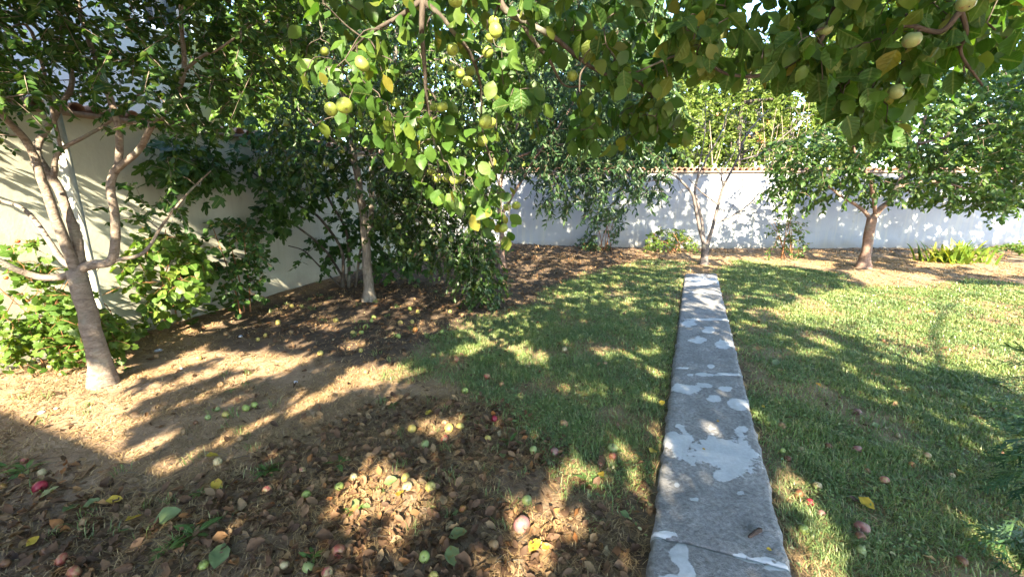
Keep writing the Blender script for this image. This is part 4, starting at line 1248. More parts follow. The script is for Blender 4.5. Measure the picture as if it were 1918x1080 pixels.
SPOTS = [(870, 655, 18), (980, 660, 14), (1010, 655, 8), (1060, 640, 9), (1125, 660, 16), (1205, 612, 13), (1225, 620, 10), (1240, 645, 10), (975, 648, 9), (1020, 675, 10), (1170, 655, 8), (1205, 658, 9), (1225, 695, 12),
 (1180, 560, 8), (1215, 740, 10), (1160, 735, 10), (1115, 720, 9), (1230, 805, 12), (1230, 825, 9), (1065, 865, 14), (1105, 875, 12), (1175, 845, 12), (1195, 905, 12), (1035, 910, 14), (1030, 960, 22), (1025, 1000, 24), (980, 940, 10), (990, 1030, 34), (970, 1060, 34), (1075, 970, 10), (1245, 880, 9),
 (1490, 925, 22), (1475, 905, 12), (1505, 945, 16), (1535, 1060, 36), (1540, 990, 12), (1330, 805, 8), (1400, 765, 14), (1365, 645, 6), (1348, 625, 7), (1338, 620, 6), (1290, 535, 7), (1335, 521, 7), (1320, 567, 8), (1335, 569, 7), (1315, 547, 10), (1352, 580, 6), (1300, 558, 6),
 (1550, 640, 12), (1600, 625, 16), (1650, 645, 18), (1700, 665, 22), (1760, 650, 16), (1850, 680, 20), (1740, 620, 12), (1500, 655, 9), (1820, 620, 26), (1600, 690, 10), (1440, 560, 6),
 (680, 585, 8), (775, 562, 12), (725, 560, 8), (620, 610, 8), (840, 585, 6), (660, 640, 10), (560, 640, 8), (1890, 1010, 36), (1850, 1030, 26)]

LIT_TARGETS = [(W(1870, 1035, 1.72), .26), (W(1900, 1060, 1.65), .22)]

def sun_to_scene(p):
    """where the sun ray through p lands: ground or back wall; as photo pixels"""
    t = p[:, 2] / -LDIR[2]
    q = p + LDIR * t[:, None]
    hit = q[:, 1] > BWy(q[:, 0])
    tw = (BWy(p[:, 0]) - p[:, 1]) / LDIR[1]
    q = np.where(hit[:, None], p + LDIR * tw[:, None], q)
    return q, hit

def clear_mask(p, q, hit, soft=None):
    u, v, d = project(q)
    r = np.zeros(len(q), bool)
    # streaky half shade: stretched along the run of the shadows
    sx_, sy_ = q[:, 0] * .87 - q[:, 1] * .5, q[:, 0] * .5 + q[:, 1] * .87
    streak = vnoise(sx_ * 4.6, sy_ * .7, 0, 1.0, 17)
    for ip, po in enumerate(CLEAR):
        k = inpoly(u, v, po) & ~hit
        if ip == 0:
            k &= (streak < .70 - .20 * np.clip((u - 300) / 300, 0, 1)) | (u < 260)
            if soft is not None: k &= (soft.random(len(k)) > .2) | (u < 330)
        r |= k
    # the hanging curtain of leaves in the middle catches some sun itself
    t2 = (2.0 - p[:, 1]) / LDIR[1]
    w2 = p + LDIR * t2[:, None]
    cu, cv, cd = project(w2)
    r |= (t2 > 0) & inpoly(cu, cv, [(560, 60), (1000, 60), (1010, 300), (960, 480), (860, 420), (700, 330), (560, 230)]) & (vnoise(w2[:, 0], w2[:, 2], 0, 5.0, 8) > .25)
    for (su, sv, sr) in SPOTS:
        g = G(su, sv); s = sr / FPX * math.hypot(g[0], g[1]) 
        r |= (((q[:, 0] - g[0]) / (s + .05)) ** 2 + ((q[:, 1] - g[1]) / (s * 1.3 + .09)) ** 2 < 1) & ~hit
    # bright wall between the bare tree and the cherry, and the sunlit part of the left wall and its bed
    r |= hit & (u > 1325) & (u < 1490)
    r |= hit & (vnoise(q[:, 0], q[:, 1], q[:, 2], 3.5, 3) > .86)
    tl = (LW(p[:, 1]) - p[:, 0]) / (LDIR[0] - .29 * LDIR[1])
    zw, yw = p[:, 2] + LDIR[2] * tl, p[:, 1] + LDIR[1] * tl
    sw = zw + .64 * (yw - 5)
    onw = (tl > 0) & (zw > 0) & (zw < 2.5) & (yw > 2)
    r |= onw & (sw < 1.55) & (vnoise(sw * 5.5, 0 * sw, 0, 1.0, 2) < .64)
    r |= ~onw & (q[:, 0] < LW(q[:, 1]) + .8) & (q[:, 1] < 6.2)
    for T, rad_ in LIT_TARGETS:
        w = p - T
        al = w @ LDIR
        r |= (al < 0) & (np.linalg.norm(w - al[:, None] * LDIR, axis=1) < rad_)
    return r & (d > 0)

def canopy(rs, n, xr, yr, zr, wall=0):
    out = []
    tot = 0
    while tot < n:
        k = n * 2
        z = rs.uniform(*zr, k)
        gpt = np.stack([rs.uniform(*xr, k), rs.uniform(*yr, k), np.zeros(k)], -1)
        if wall:
            x = rs.uniform(*xr, k)
            gpt = np.stack([x, BWy(x), rs.uniform(0, 2.0, k)], -1)
        p = gpt + LDIR * ((z - gpt[:, 2]) / LDIR[2])[:, None]
        q, hit = sun_to_scene(p)
        ok = (p[:, 2] > CAM_H + .36 * np.maximum(p[:, 1], 0) + .22 + .12 * np.abs(p[:, 0])*0) & ~clear_mask(p, q, hit, rs)
        ok &= (np.linalg.norm(p - [0, 0, CAM_H], axis=1) > 1.2)
        ok &= (p[:, 0] > LW(p[:, 1]) + .2)
        p = p[ok]; out.append(p); tot += len(p)
    return np.vstack(out)[:n]

def wall_canopy(rs, n):  # unseen leaf clusters added to shade the left wall outside its lit streaks
    out, tot = [], 0
    while tot < n:
        k = n * 3
        yw = rs.uniform(3.3, 11, k); zw = rs.uniform(0, 2.4, k)
        gpt = np.stack([LW(yw), yw, zw], -1)
        z = rs.uniform(3.2, 4.6, k)
        p = gpt + LDIR * ((z - zw) / LDIR[2])[:, None]
        q, hit = sun_to_scene(p)
        ok = (p[:, 2] > CAM_H + .40 * np.maximum(p[:, 1], 0) + .3) & ~clear_mask(p, q, hit) & (p[:, 0] > LW(p[:, 1]) + .05)
        p = p[ok]; out.append(p); tot += len(p)
    return np.vstack(out)[:n]

def canopy_filter(pos):
    q, hit = sun_to_scene(pos)
    u, v, d = project(pos)
    inframe = (d > .1) & (u > -30) & (u < 1950) & (v > -15) & (v < 1090)
    return inframe | ~clear_mask(pos, q, hit)

rs = np.random.default_rng(63)
b = np.array([2.1, -1.7, 0.0]); b[2] = ground_z(*b[:2])
root = tag(empty("apple_tree", b, "apple tree whose fruiting boughs hang into the top of the view over the lawn", "tree"))
fk = b + [.0, 0, 1.7]
limbs = [([b, b + [.05, 0, .8], fk], .13, .11),
 ([fk, [1.2, -.6, 2.7], [.2, .6, 3.1], [-.25, 1.3, 2.75], W(795, -20, 1.75)], .07, .016),
 ([W(795, -25, 1.75), W(792, 10, 1.75), W(790, 60, 1.76), W(795, 120, 1.78), W(800, 190, 1.85), W(812, 260, 1.95), W(822, 320, 2.0)], .014, .004),
 ([W(795, -5, 1.75), W(750, 30, 1.75), W(700, 58, 1.8), W(665, 88, 1.9), W(640, 130, 1.95)], .011, .003),
 ([W(796, 5, 1.75), W(825, 30, 1.72), W(850, 62, 1.75), W(880, 100, 1.85), W(900, 160, 1.95), W(905, 250, 2.1), W(935, 350, 2.2), W(940, 420, 2.25)], .011, .003),
 ([fk, [1.5, -.5, 2.8], [.9, .5, 3.0], [.25, 1.1, 2.7], W(930, -20, 1.7)], .07, .018),
 ([W(925, -25, 1.7), W(945, 18, 1.7), W(985, 42, 1.72), W(1040, 72, 1.75), W(1085, 110, 1.8), W(1130, 138, 1.85), W(1190, 150, 1.9), W(1240, 200, 2.0)], .015, .004),
 ([W(975, 38, 1.72), W(1000, 78, 1.75), W(1030, 115, 1.8), W(1057, 160, 1.9), W(1100, 160, 1.95)], .010, .003),
 ([fk, [2.4, -.6, 2.6], [2.0, .3, 2.9], [1.3, 1.0, 2.6], W(1570, -20, 1.4)], .07, .016),
 ([W(1575, -30, 1.4), W(1562, 20, 1.4), W(1535, 80, 1.42), W(1510, 120, 1.45), W(1492, 150, 1.5)], .011, .004),
 ([W(1530, 90, 1.42), W(1440, 138, 1.45), W(1360, 138, 1.5), W(1290, 100, 1.55), W(1190, 136, 1.6)], .008, .003),
 ([fk, [3.0, -.7, 2.5], [2.9, .4, 2.7], [2.2, .9, 2.4], W(1850, -20, 1.3)], .06, .016),
 ([W(1850, -30, 1.3), W(1800, 20, 1.3), W(1760, 60, 1.32), W(1690, 50, 1.34), W(1650, 110, 1.38), W(1640, 150, 1.4)], .010, .003),
 ([W(1800, 20, 1.3), W(1810, 60, 1.32), W(1800, 100, 1.35), W(1840, 160, 1.4)], .007, .003),
 ([fk, [1.2, -2.4, 3.2], [-.6, -2.2, 3.8], [-2.4, -1.6, 4.1], [-3.6, -.8, 4.1]], .035, .010),
 ([fk, [2.4, -2.8, 3.2], [2.9, -3.6, 3.9], [3.4, -4.6, 4.4]], .07, .02),
 ([fk, [1.6, -1.6, 3.2], [.8, -1.0, 3.9], [0, -.2, 4.1], [-.8, .6, 4.2]], .04, .012),
 ([fk, [3.2, -1.8, 3.0], [4.3, -1.4, 3.6], [5.4, -.8, 3.9], [6.6, -.2, 4.1]], .04, .012),
 ([[.8, -1.0, 3.9], [.2, -2.6, 4.2], [-.4, -3.8, 4.4]], .03, .012)]
at_c = canopy(rs, 3000, (-4.2, 5.6), (1.0, 11.5), (2.75, 4.3))
def foreground(rs):
    A1 = poly_points(rs, [(560, -60), (900, -60), (900, 180), (880, 300), (850, 350), (780, 330), (740, 260), (690, 210), (640, 190), (570, 180)], 62, 1.65, 2.25)
    A2 = poly_points(rs, [(880, -60), (1300, -60), (1290, 220), (1220, 240), (1150, 230), (1060, 240), (990, 230), (900, 200)], 92, 1.55, 2.2)
    A3 = poly_points(rs, [(1270, -60), (1950, -60), (1950, 70), (1870, 110), (1800, 140), (1730, 160), (1660, 190), (1580, 165), (1490, 160), (1420, 150), (1350, 150), (1280, 130)], 165, 1.35, 1.95)
    A4 = np.vstack([poly_points(rs, [(1560, 150), (1700, 150), (1690, 235), (1600, 215)], 20, 1.4, 1.7), poly_points(rs, [(680, 180), (900, 200), (960, 330), (950, 440), (890, 400), (780, 350), (700, 270)], 52, 1.85, 2.35), poly_points(rs, [(1000, 220), (1280, 210), (1270, 265), (1120, 265)], 18, 1.8, 2.1)])
    A5 = np.array([W(u, v, Y) for u, v, Y in ((920, 330, 2.2), (905, 385, 2.2), (880, 375, 2.25), (950, 410, 2.2), (930, 455, 2.2), (820, 330, 2.0), (790, 345, 2.0), (850, 355, 2.05), (760, 310, 1.95), (745, 270, 1.9), (720, 225, 1.85), (870, 330, 2.1), (580, 240, 1.9), (650, 215, 1.85), (1260, 255, 1.9), (1100, 245, 1.9), (1010, 245, 1.9), (1190, 225, 1.9))])
    return np.vstack([A1, A2, A3, A4, A5])
at_c = np.vstack([at_c, wall_canopy(rs, 520), canopy(rs, 900, (-3.2, 2.8), (.9, 4.8), (2.75, 4.0))])
at_f = foreground(rs)
# the two sets share one skeleton; foreground leaves are larger in view and become parts
L = []
for i, (cp, r0, r1) in enumerate(limbs):
    p = catmull(np.asarray(cp, float), 6); L.append((p, r0 + (r1 - r0) * np.linspace(0, 1, len(p)) ** .8))
t = Tubes(); p, r = L[0]; p = p.copy(); p[0, 2] -= .06
t.add(p, r * (1 + .5 * np.exp(-(p[:, 2] - b[2]) / .1)), 12, .12, True)
link("trunk", t.mesh("trunk"), M['bark_dark'], root)
for p, r in L[1:]:
    t = Tubes(); t.add(p, r, 8, .12, True); link("limb", t.mesh("limb"), M['bark_dark'], root)
t = Tubes()
paths, E, D = connect(L, at_f, rs, -.4, .10)
for p, r in paths: t.add(p, np.minimum(r, .004), 5)
# rosettes of hanging leaves at the spur ends
K = 6
N = len(E)
aim = rs.normal(0, .55, (N, K, 3)) + np.array([0, 0, -.85]) + D[:, None] * .35
fpos = (E[:, None] + rs.normal(0, .03, (N, K, 3)) - D[:, None] * rs.uniform(0, .10, (N, K, 1))).reshape(-1, 3)
fax = norm(aim).reshape(-1, 3)
fnr = (np.array([0, -.55, .55]) + rs.normal(0, .8, (N, K, 3))).reshape(-1, 3)
fsz = rs.uniform(.050, .100, N * K)
hk = np.ones(len(fpos), bool)
hu, hv, hd = project(fpos + fax * fsz[:, None] * .55)
for (au, av, ad) in HANG:
    dd = (.052 if au < 1300 else .046) * FPX / ad
    hk &= ~((np.hypot(hu - au, hv - av) < ad * .5 + .42 * fsz * FPX / np.maximum(hd, .3)) & (fpos[:, 1] < dd + .03))
fpos, fax, fnr, fsz = fpos[hk], fax[hk], fnr[hk], fsz[hk]
paths2, E2, D2 = connect(L, at_c, rs, .2, .12, True)
for p, r in paths2: t.add(p, r, 3)
tag(link("twigs", t.mesh("twigs"), M['bark_dark'], root), None, None, None, "stuff")
D2 = norm(D2 + [0, 0, -.2] + rs.normal(0, .3, D2.shape))
TL = .42 * rs.uniform(.6, 1.3, len(E2))
cpos, cax, cnr, csz = twig_leaves(rs, E2 - D2 * TL[:, None] * .35, D2, 16, .4, .118, .3, .55, TL)
k = canopy_filter(cpos) & (np.linalg.norm(cpos - [0, 0, CAM_H], axis=1) > .9)
u_, v_, d_ = project(cpos); k &= ~((d_ > .1) & (u_ > -60) & (u_ < 1980) & (v_ > -40))
cpos, cax, cnr, csz = cpos[k], cax[k], cnr[k], csz[k]
iv, dep = in_view(fpos + fax * .04, 0)
score = np.where(iv, fsz / dep, 0)
sel = np.argsort(-score)[:300]
mats = []
for w, d, f, wv in (([.17, .27, .30, .27, .17], .16, .35, .03), ([.20, .31, .32, .26, .15], .34, .15, .05), ([.15, .24, .28, .27, .18], .05, .75, .02), ([.14, .22, .26, .24, .13], .45, .5, .045), ([.19, .29, .29, .22, .11], -.15, .55, .06)):
    me = nmesh("leaf", *leaf_tpl(w, f, d, wv, .16), True); me.materials.append(M['apple_leaf']); mats.append(me)
leaf_parts(root, mats, fpos, fax, fnr, fsz, sel)
rest = np.setdiff1d(np.arange(len(fpos)), sel)
nf = len(rest)
V, F, vv = scatter(T_APPLE, fpos[rest], fax[rest], fnr[rest], fsz[rest], rs.random(nf), rs.uniform(.3, 2.0, nf))
V2, F2, vv2 = scatter(T_FAR, cpos, cax, cnr, csz, rs.random(len(cpos)), rs.uniform(.3, 2.0, len(cpos)))
tag(link("foliage", nmesh("foliage", np.vstack([V, V2]), np.vstack([F, F2 + len(V)]), True, np.concatenate([vv, vv2])), M['apple_leaf'], root), None, None, None, "stuff")

# unseen second tree, added behind the viewer to shade right lawn and wall
b = np.array([6.6, -2.4, 0.0]); b[2] = ground_z(*b[:2])
root = tag(empty("apple_tree", b, "unseen apple tree added behind the viewer to shade the right lawn and wall", "tree"))
fk = b + [0, 0, 1.9]
limbs = [([b, b + [0, .1, 1], fk], .14, .11)] + [([fk, fk + (np.array(q) - fk) * .5 + [0, 0, .5], q], .04, .012) for q in ([5.0, 1.5, 4.3], [7.2, 2.2, 4.6], [9.2, 1.2, 4.4], [8.5, -2.5, 4.4], [5.2, -3.4, 4.2], [10.5, 3.0, 4.8])]
at_c = np.vstack([canopy(rs, 1750, (5.2, 12.5), (2.0, 11.8), (3.0, 4.8)), canopy(rs, 2100, (.5, 16), (0, 1), (4.6, 6.0), 1)])
build_tree(root, limbs, 1, at_c, T_APPLE, M['apple_leaf'], M['bark_dark'], rs, .124, 16, .42, .3, .55, 0, None, .2, 8, .12,
           lambda p: canopy_filter(p) & ~((project(p)[2] > .1) & (np.abs(project(p)[0] - 959) < 1000) & (project(p)[1] > -40)))

# house of the garden behind the viewer, its eaves shade the near left corner
house("house", "low garden house behind the viewer whose eaves shade the near left ground", [(-10.5, .2), (-2.35, -3.05), (-4.0, -8.0), (-12.5, -5.0)], 3.05, 1.3, M['house_wall'], [(0, .5, .62, 1.0, 2.2)])

# ------------------------------------------------------------------ grass
rs = np.random.default_rng(200)
def sample_ground(n, xr, yr, dens, near=2.6, pw=1.5):
    x = rs.uniform(*xr, n); y = rs.uniform(*yr, n)
    d = np.hypot(np.hypot(x, y), CAM_H)
    u, v, _ = project(np.stack([x, y, 0 * x], -1))
    ok = (rs.random(n) < np.minimum(1, (near / d) ** pw)) & (u > -80) & (u < 2000) & (v < 1150) & (strip_dist(x, y) > .015)
    ok &= (x > LW(y) + .05) & (y < BWy(x) - .05)
    x, y, d = x[ok], y[ok], d[ok]
    k = rs.random(len(x)) < dens(x, y)
    return x[k], y[k], d[k]

def blades(x, y, d, h, w, lean, flatness=0.0, zoff=0.0):
    n = len(x)
    a = rs.uniform(0, 6.28, n)
    z0 = ground_z(x, y) + zoff
    wd = np.maximum(w, .0013 * d) * rs.uniform(.7, 1.3, n)
    H = h * rs.uniform(.55, 1.35, n)
    ln_ = lean * rs.uniform(.2, 1.5, n)
    dx, dy = np.cos(a), np.sin(a)
    b0 = np.stack([x, y, z0], -1)
    up = H * (1 - flatness)
    m1 = b0 + np.stack([dx * ln_ * H * .35, dy * ln_ * H * .35, up * .6], -1)
    m2 = b0 + np.stack([dx * ln_ * H, dy * ln_ * H, np.maximum(up * (1 - .25 * ln_), .004)], -1)
    s = np.stack([-dy, dx, np.zeros(n)], -1) * wd[:, None] * .5
    V = np.stack([b0 - s, b0 + s, m1 - s * .85, m1 + s * .85, m2], 1).reshape(-1, 3)
    i = (np.arange(n) * 5)[:, None]
    F = np.stack([i + [0, 1, 3], i + [0, 3, 2], i + [2, 3, 4]], 1).reshape(-1, 3)
    return V, F
gm = lambda x, y: np.clip(grass_map(x, y), 0, 1)
x, y, d = sample_ground(3000000, (-3, 12.5), (.9, 12), lambda x, y: gm(x, y) * np.clip(.3 + 1.4 * (fbm(x, y, 0, 5, 90) - .25), .15, 1), 3.2, 1.25)
print("grass blades", len(x))
x, y, d = x[:150000], y[:150000], d[:150000]
V, F = blades(x, y, d, .036 * (.35 + 1.5 * fbm(x, y, 0, 4.5, 99)), .0042, 1.0)
tone = np.clip(rs.random(len(x)) * .75 + (fbm(x, y, 0, 1.2, 95) - .4) * .9, 0, .999)
tag(link("grass", nmesh("grass", V, F, False, np.repeat(tone, 5)), M['grass']), "short green lawn grass with bare patches on both sides of the strip", "grass", None, "stuff")
# clover and other small round leaves mixed through the lawn
x, y, d = sample_ground(500000, (-3, 12.5), (.9, 12), lambda x, y: gm(x, y) * (fbm(x, y, 0, 2.6, 97) > .5), 3.0, 1.4)
x, y, d = x[:13000], y[:13000], d[:13000]
a = rs.uniform(0, 6.28, len(x))
V, F, vv = scatter(T_FAR, np.stack([x, y, ground_z(x, y) + rs.uniform(.012, .035, len(x))], -1), np.stack([np.cos(a), np.sin(a), rs.normal(0, .25, len(x))], -1), np.array([0, 0, 1]) + rs.normal(0, .35, (len(x), 3)), np.maximum(.022, .004 * d) * rs.uniform(.6, 1.3, len(x)), rs.random(len(x)))
tag(link("clover", nmesh("clover", V, F, False, vv), M['grass']), "low clover and small weeds mixed through the lawn grass", "clover", None, "stuff")
# sparse tufts on the left soil
cx, cy, cd = sample_ground(5200, (-4.6, 2.5), (.9, 8), lambda x, y: .28 * (1 - gm(x, y)) * (fbm(x, y, 0, 1.5, 44) > .5))
n = 14
x = np.repeat(cx, n) + rs.normal(0, .022, len(cx) * n); y = np.repeat(cy, n) + rs.normal(0, .022, len(cx) * n)
ok = (strip_dist(x, y) > .01) & (x > LW(y) + .03); x, y = x[ok], y[ok]
V, F = blades(x, y, np.hypot(x, y), .05, .0034, .9)
tag(link("grass_tufts", nmesh("grass_tufts", V, F, False, np.repeat(rs.random(len(x)), 5)), M['grass']), "thin scattered green grass tufts in the brown soil at left", "grass", None, "stuff")
# dry grass
def straw_d(x, y):
    g = gm(x, y)
    return np.clip((1 - g * .72) * (fbm(x, y, 0, 3.1, 70) - .22) * 1.9, .04, 1) * np.where(soft_poly(x, y, DARK, .3, 1.6, 3) > .5, .25, 1)
x, y, d = sample_ground(1600000, (-5, 12), (.9, 12), straw_d, 2.8, 1.4)
print("straw blades", len(x))
x, y, d = x[:70000], y[:70000], d[:70000]
V, F = blades(x, y, d, .05, .0026, 1.3, .62, .002)
tag(link("dry_grass", nmesh("dry_grass", V, F, False, np.repeat(rs.random(len(x)), 5)), M['straw']), "matted dry straw coloured grass lying over the bare soil", "grass", None, "stuff")

# ------------------------------------------------------------------ leaf litter
def lay(x, y, tilt=.35, lift=.006):
    n = len(x)
    a = rs.uniform(0, 6.28, n)
    ax = np.stack([np.cos(a), np.sin(a), rs.normal(0, tilt * .5, n)], -1)
    nr = np.stack([rs.normal(0, tilt, n), rs.normal(0, tilt, n), np.ones(n)], -1)
    return np.stack([x, y, ground_z(x, y) + lift], -1), ax, nr
def litter_d(x, y):
    a = soft_poly(x, y, LITTER, .3, 1.6, 3)
    bck = ((y > 9.3) & (x < 4) | (y > BWy(x) - 1.1)) * .5 + soft_poly(x, y, DARK, .3, 1.6, 3) * .35
    return np.clip(a * np.clip((fbm(x, y, 0, 1.7, 120) - .15) * 3.4, .12, 1.6) + bck * (fbm(x, y, 0, 2.5, 130) > .42) + np.where(x < .8, .045, .012), 0, 1)
x, y, d = sample_ground(230000, (-4.8, 11), (.95, 12.2), litter_d, 2.4, 1.0)
print("litter", len(x))
P, ax, nr = lay(x, y, .6, .008)
sz = rs.uniform(.028, .072, len(x))
# largest in view become things of their own
iv, dep = in_view(P, -5)
score = np.where(iv & (strip_dist(x, y) > .05), sz / dep, 0)
order = np.argsort(-score)
solo = order[:270]
rest = order[270:]
V, F, vv = scatter(leaf_tpl([.17, .25, .19], .5, -.25, .06, .08), P[rest], ax[rest], nr[rest], sz[rest] * 1.1, rs.random(len(rest)), rs.uniform(-1.2, 1.6, len(rest)))
tag(link("leaf_litter", nmesh("leaf_litter", V, F, True, vv), M['dry_leaf']), "scattered small dry brown leaves over the shaded soil", "leaf litter", None, "stuff")
DL = []
for tp in (T_DRY, T_DRY2, leaf_tpl([.18, .27, .26, .15], .9, .5, .05, .12), leaf_tpl([.22, .32, .30, .2], -.5, -.3, .09, .1)):
    me = nmesh("fallen_leaf", *tp, True); me.materials.append(M['dry_leaf']); DL.append(me)
x_, y_, z_ = frames(ax, nr)
def zone_of(p):
    u, v, _ = project(p)
    if u > 1250: return "beside the concrete strip on the right lawn"
    if v > 880 and u < 420: return "in the shaded near left corner"
    if v > 760 and 560 < u < 880 and v < 1010: return "in the sunlit patch at centre front"
    if u > 1080: return "in the thin grass left of the concrete strip"
    if v > 900: return "in the dark litter at the bottom of the view"
    if v > 720: return "in the brown litter before the lawn"
    return "on the bare soil farther back"
SOLO, FORM = [], ['curled', 'cupped', 'folded', 'crumpled']
for i in solo:
    mi = int(rs.integers(0, 4))
    o = bpy.data.objects.new("fallen_leaf", DL[mi]); COL.objects.link(o)
    s = float(max(sz[i], .04))
    o.matrix_world = Matrix([[x_[i, r] * s, y_[i, r] * s, z_[i, r] * s, P[i, r] + (.006 if r == 2 else 0)] for r in range(3)] + [[0, 0, 0, 1]])
    SOLO.append((o, P[i], s, FORM[mi]))

# yellow and green fallen leaves seen one by one: u, v, length px, colour, label
COLOURED = [
 (400, 860, 22, 'y', "bright yellow leaf standing beside a tan apple on the sunlit soil"), (255, 975, 34, 'y', "yellow leaf at lower left above the big green leaf"),
 (312, 975, 42, 'g', "large pale green leaf lying at the lower left, pointing up right"), (230, 1000, 26, 'g', "small silvery green leaf left of the large pale green leaf"),
 (410, 1050, 46, 'g', "dark green leaf beside the green apple at the bottom"), (92, 930, 32, 'g', "pale green leaf right of the crimson apple"),
 (170, 948, 34, 'g', "light green leaf in the lower left behind a tan apple"), (138, 955, 36, 'g', "broad faded green leaf left of the light green one"),
 (60, 1018, 22, 'y', "small yellow leaf above the split red apple at bottom left"), (218, 940, 30, 'y', "narrow yellow leaf in the shade at left"),
 (410, 915, 26, 'y', "yellow green leaf at the edge of the shaded corner"), (855, 1008, 40, 'g', "pale cream green leaf left of the sunny straw patch at bottom"),
 (1000, 1030, 34, 'y', "brightest yellow leaf in the sunny straw near the bottom"), (1022, 1028, 24, 'y', "yellow leaf touching the brightest yellow leaf"),
 (1240, 758, 18, 'y', "yellow leaf at the strip's left edge beside a sun spot"), (1222, 850, 26, 'y', "mottled yellow green leaf against the strip's left edge"),
 (1195, 855, 24, 'g', "pale green leaf left of the mottled yellow one by the strip"), (1125, 895, 22, 'y', "yellow leaf in a weed left of the strip"),
 (802, 778, 18, 'y', "yellow leaf at the top of the sunlit leaf patch"), (750, 930, 26, 'y', "yellow leaf in the middle of the sunlit leaf patch"),
 (665, 950, 24, 'g', "green leaf at the left of the sunlit leaf patch"), (688, 953, 18, 'g', "dark green leaf right of another green leaf in the sun"),
 (730, 908, 30, 'g', "bright lime leaf between apples in the sunlit patch"), (940, 860, 24, 'g', "bright green leaf in the dark litter left of two upright apples"),
 (853, 967, 20, 'g', "green leaf standing in the litter above the pale cream one"), (1171, 970, 22, 'g', "round green leaf close to the strip in the lower part"),
 (848, 1050, 44, 'g', "long green blade leaf near the green apple at bottom centre"), (1451, 682, 20, 'g', "pale leaf lying on the grass right of the strip middle"),
 (1032, 618, 10, 'g', "pale leaf on the open lawn left of the strip"), (1740, 587, 12, 'y', "orange leaf on the bright right lawn"), (1533, 722, 12, 'y', "orange leaf on the lawn right of the strip"),
 (1625, 945, 26, 'y', "yellow green leaf in the right lawn above the dark apples"), (1430, 763, 8, 'y', "tiny yellow leaf beside the strip's right edge"), (990, 700, 10, 'g', "small pale leaf on the lawn before the strip"),
 (1215, 950, 16, 'g', "small yellow green leaf almost touching the strip at left"), (1640, 797, 16, 'g', "thin pale leaf in the right lawn"), (1800, 885, 14, 'y', "small yellow leaf near a pale apple on the right lawn"),
 (870, 1060, 46, 'd', "big folded olive leaf at the very bottom centre"), (250, 1045, 36, 'd', "long pointed tan leaf at the bottom left"), (478, 1030, 40, 'd', "narrow grey brown leaf left of the bottom apples"),
 (610, 1015, 42, 'd', "pale tan leaf right of centre bottom apples"), (960, 845, 34, 'd', "rusty brown curled leaf left of the two upright apples"), (1110, 1015, 26, 'd', "dark red brown leaf left of the strip near the bottom"),
 (1160, 1065, 30, 'd', "orange brown leaf at the bottom beside the strip"), (1190, 1035, 30, 'd', "tan leaf leaning at the strip's foot near the bottom"),
]
LM = {}
for kq, mt in (('y', 'yellow_leaf'), ('g', 'green_leaf'), ('d', 'dry_leaf')):
    me = nmesh("fallen_leaf", *(T_FLAT if kq != 'd' else T_DRY), True); me.materials.append(M[mt]); LM[kq] = me
for (u, v, L_, kq, lab) in COLOURED:
    p = base_at(u, v); dist = math.sqrt(p[0] ** 2 + p[1] ** 2 + CAM_H ** 2)
    s = L_ / FPX * dist * (.9 if kq != 'd' else .75) * (.75 if u < 300 else 1)
    a = rs.uniform(0, 6.28)
    X, Y_, Z_ = frames(np.array([[math.cos(a), math.sin(a), .12]]), np.array([[rs.normal(0, .25), -.25 + rs.normal(0, .2), 1]]))
    o = bpy.data.objects.new("fallen_leaf", LM[kq]); COL.objects.link(o)
    o.matrix_world = Matrix([[X[0, r] * s, Y_[0, r] * s, Z_[0, r] * s, p[r] + (.025 if r == 2 else 0) - X[0, r] * s * .5] for r in range(3)] + [[0, 0, 0, 1]])
    tag(o, lab, "leaf", {"y": "yellow fallen leaves", "g": "green fallen leaves", "d": "large brown fallen leaves"}[kq])

# ------------------------------------------------------------------ fruit
def apple_mesh(mat, seed, squash=.92, wrinkle=0.0):
    r = np.random.default_rng(seed)
    nu, nv = 16, 11
    V = []
    for j in range(nv):
        th = math.pi * (j + .001) / (nv - 1 + .002)
        for i in range(nu):
            ph = 2 * math.pi * i / nu
            rad = math.sin(th) * (1 + .05 * math.cos(th)) + .0
            z = math.cos(th) * squash
            z -= .30 * math.exp(-(rad / .28) ** 2) * (1 if z > 0 else -.55)
            lob = 1 + .025 * math.cos(5 * ph + seed) * max(0, -math.cos(th)) + .03 * math.cos(2 * ph + seed)
            V.append((rad * math.cos(ph) * lob, rad * math.sin(ph) * lob, z))
    V = np.array(V)
    if wrinkle:
        V *= (1 + wrinkle * (fbm(V[:, 0] + seed, V[:, 1], V[:, 2], 2.2) - .5) * 2)[:, None]
    F = [(j * nu + i, (j + 1) * nu + i, (j + 1) * nu + (i + 1) % nu, j * nu + (i + 1) % nu) for j in range(nv - 1) for i in range(nu)]
    me = nmesh("apple_body", V, np.array(F), True); me.materials.append(mat)
    return me
AM = {}
for q, (kname, mt) in enumerate(FM.items()):
    AM[kname] = [apple_mesh(mt, q * 3 + s, .92 - .05 * s, (.12 if kname in ('brown', 'mauve', 'tan') else .03) + .04 * s) for s in range(3)]
t = Tubes(); t.add([(0, 0, .55), (.05, .02, .85), (.16, .05, 1.12)], [.05, .035, .05], 5, 0, True)
STALK = t.mesh("stalk"); STALK.materials.append(M['bark_dark'])
t = Tubes(); t.add([(0, 0, -.78), (0, 0, -.80), (.0, 0, -.90)], [.10, .09, .02], 5, 0, True)
CALYX = t.mesh("calyx"); CALYX.materials.append(M['bark_dark'])
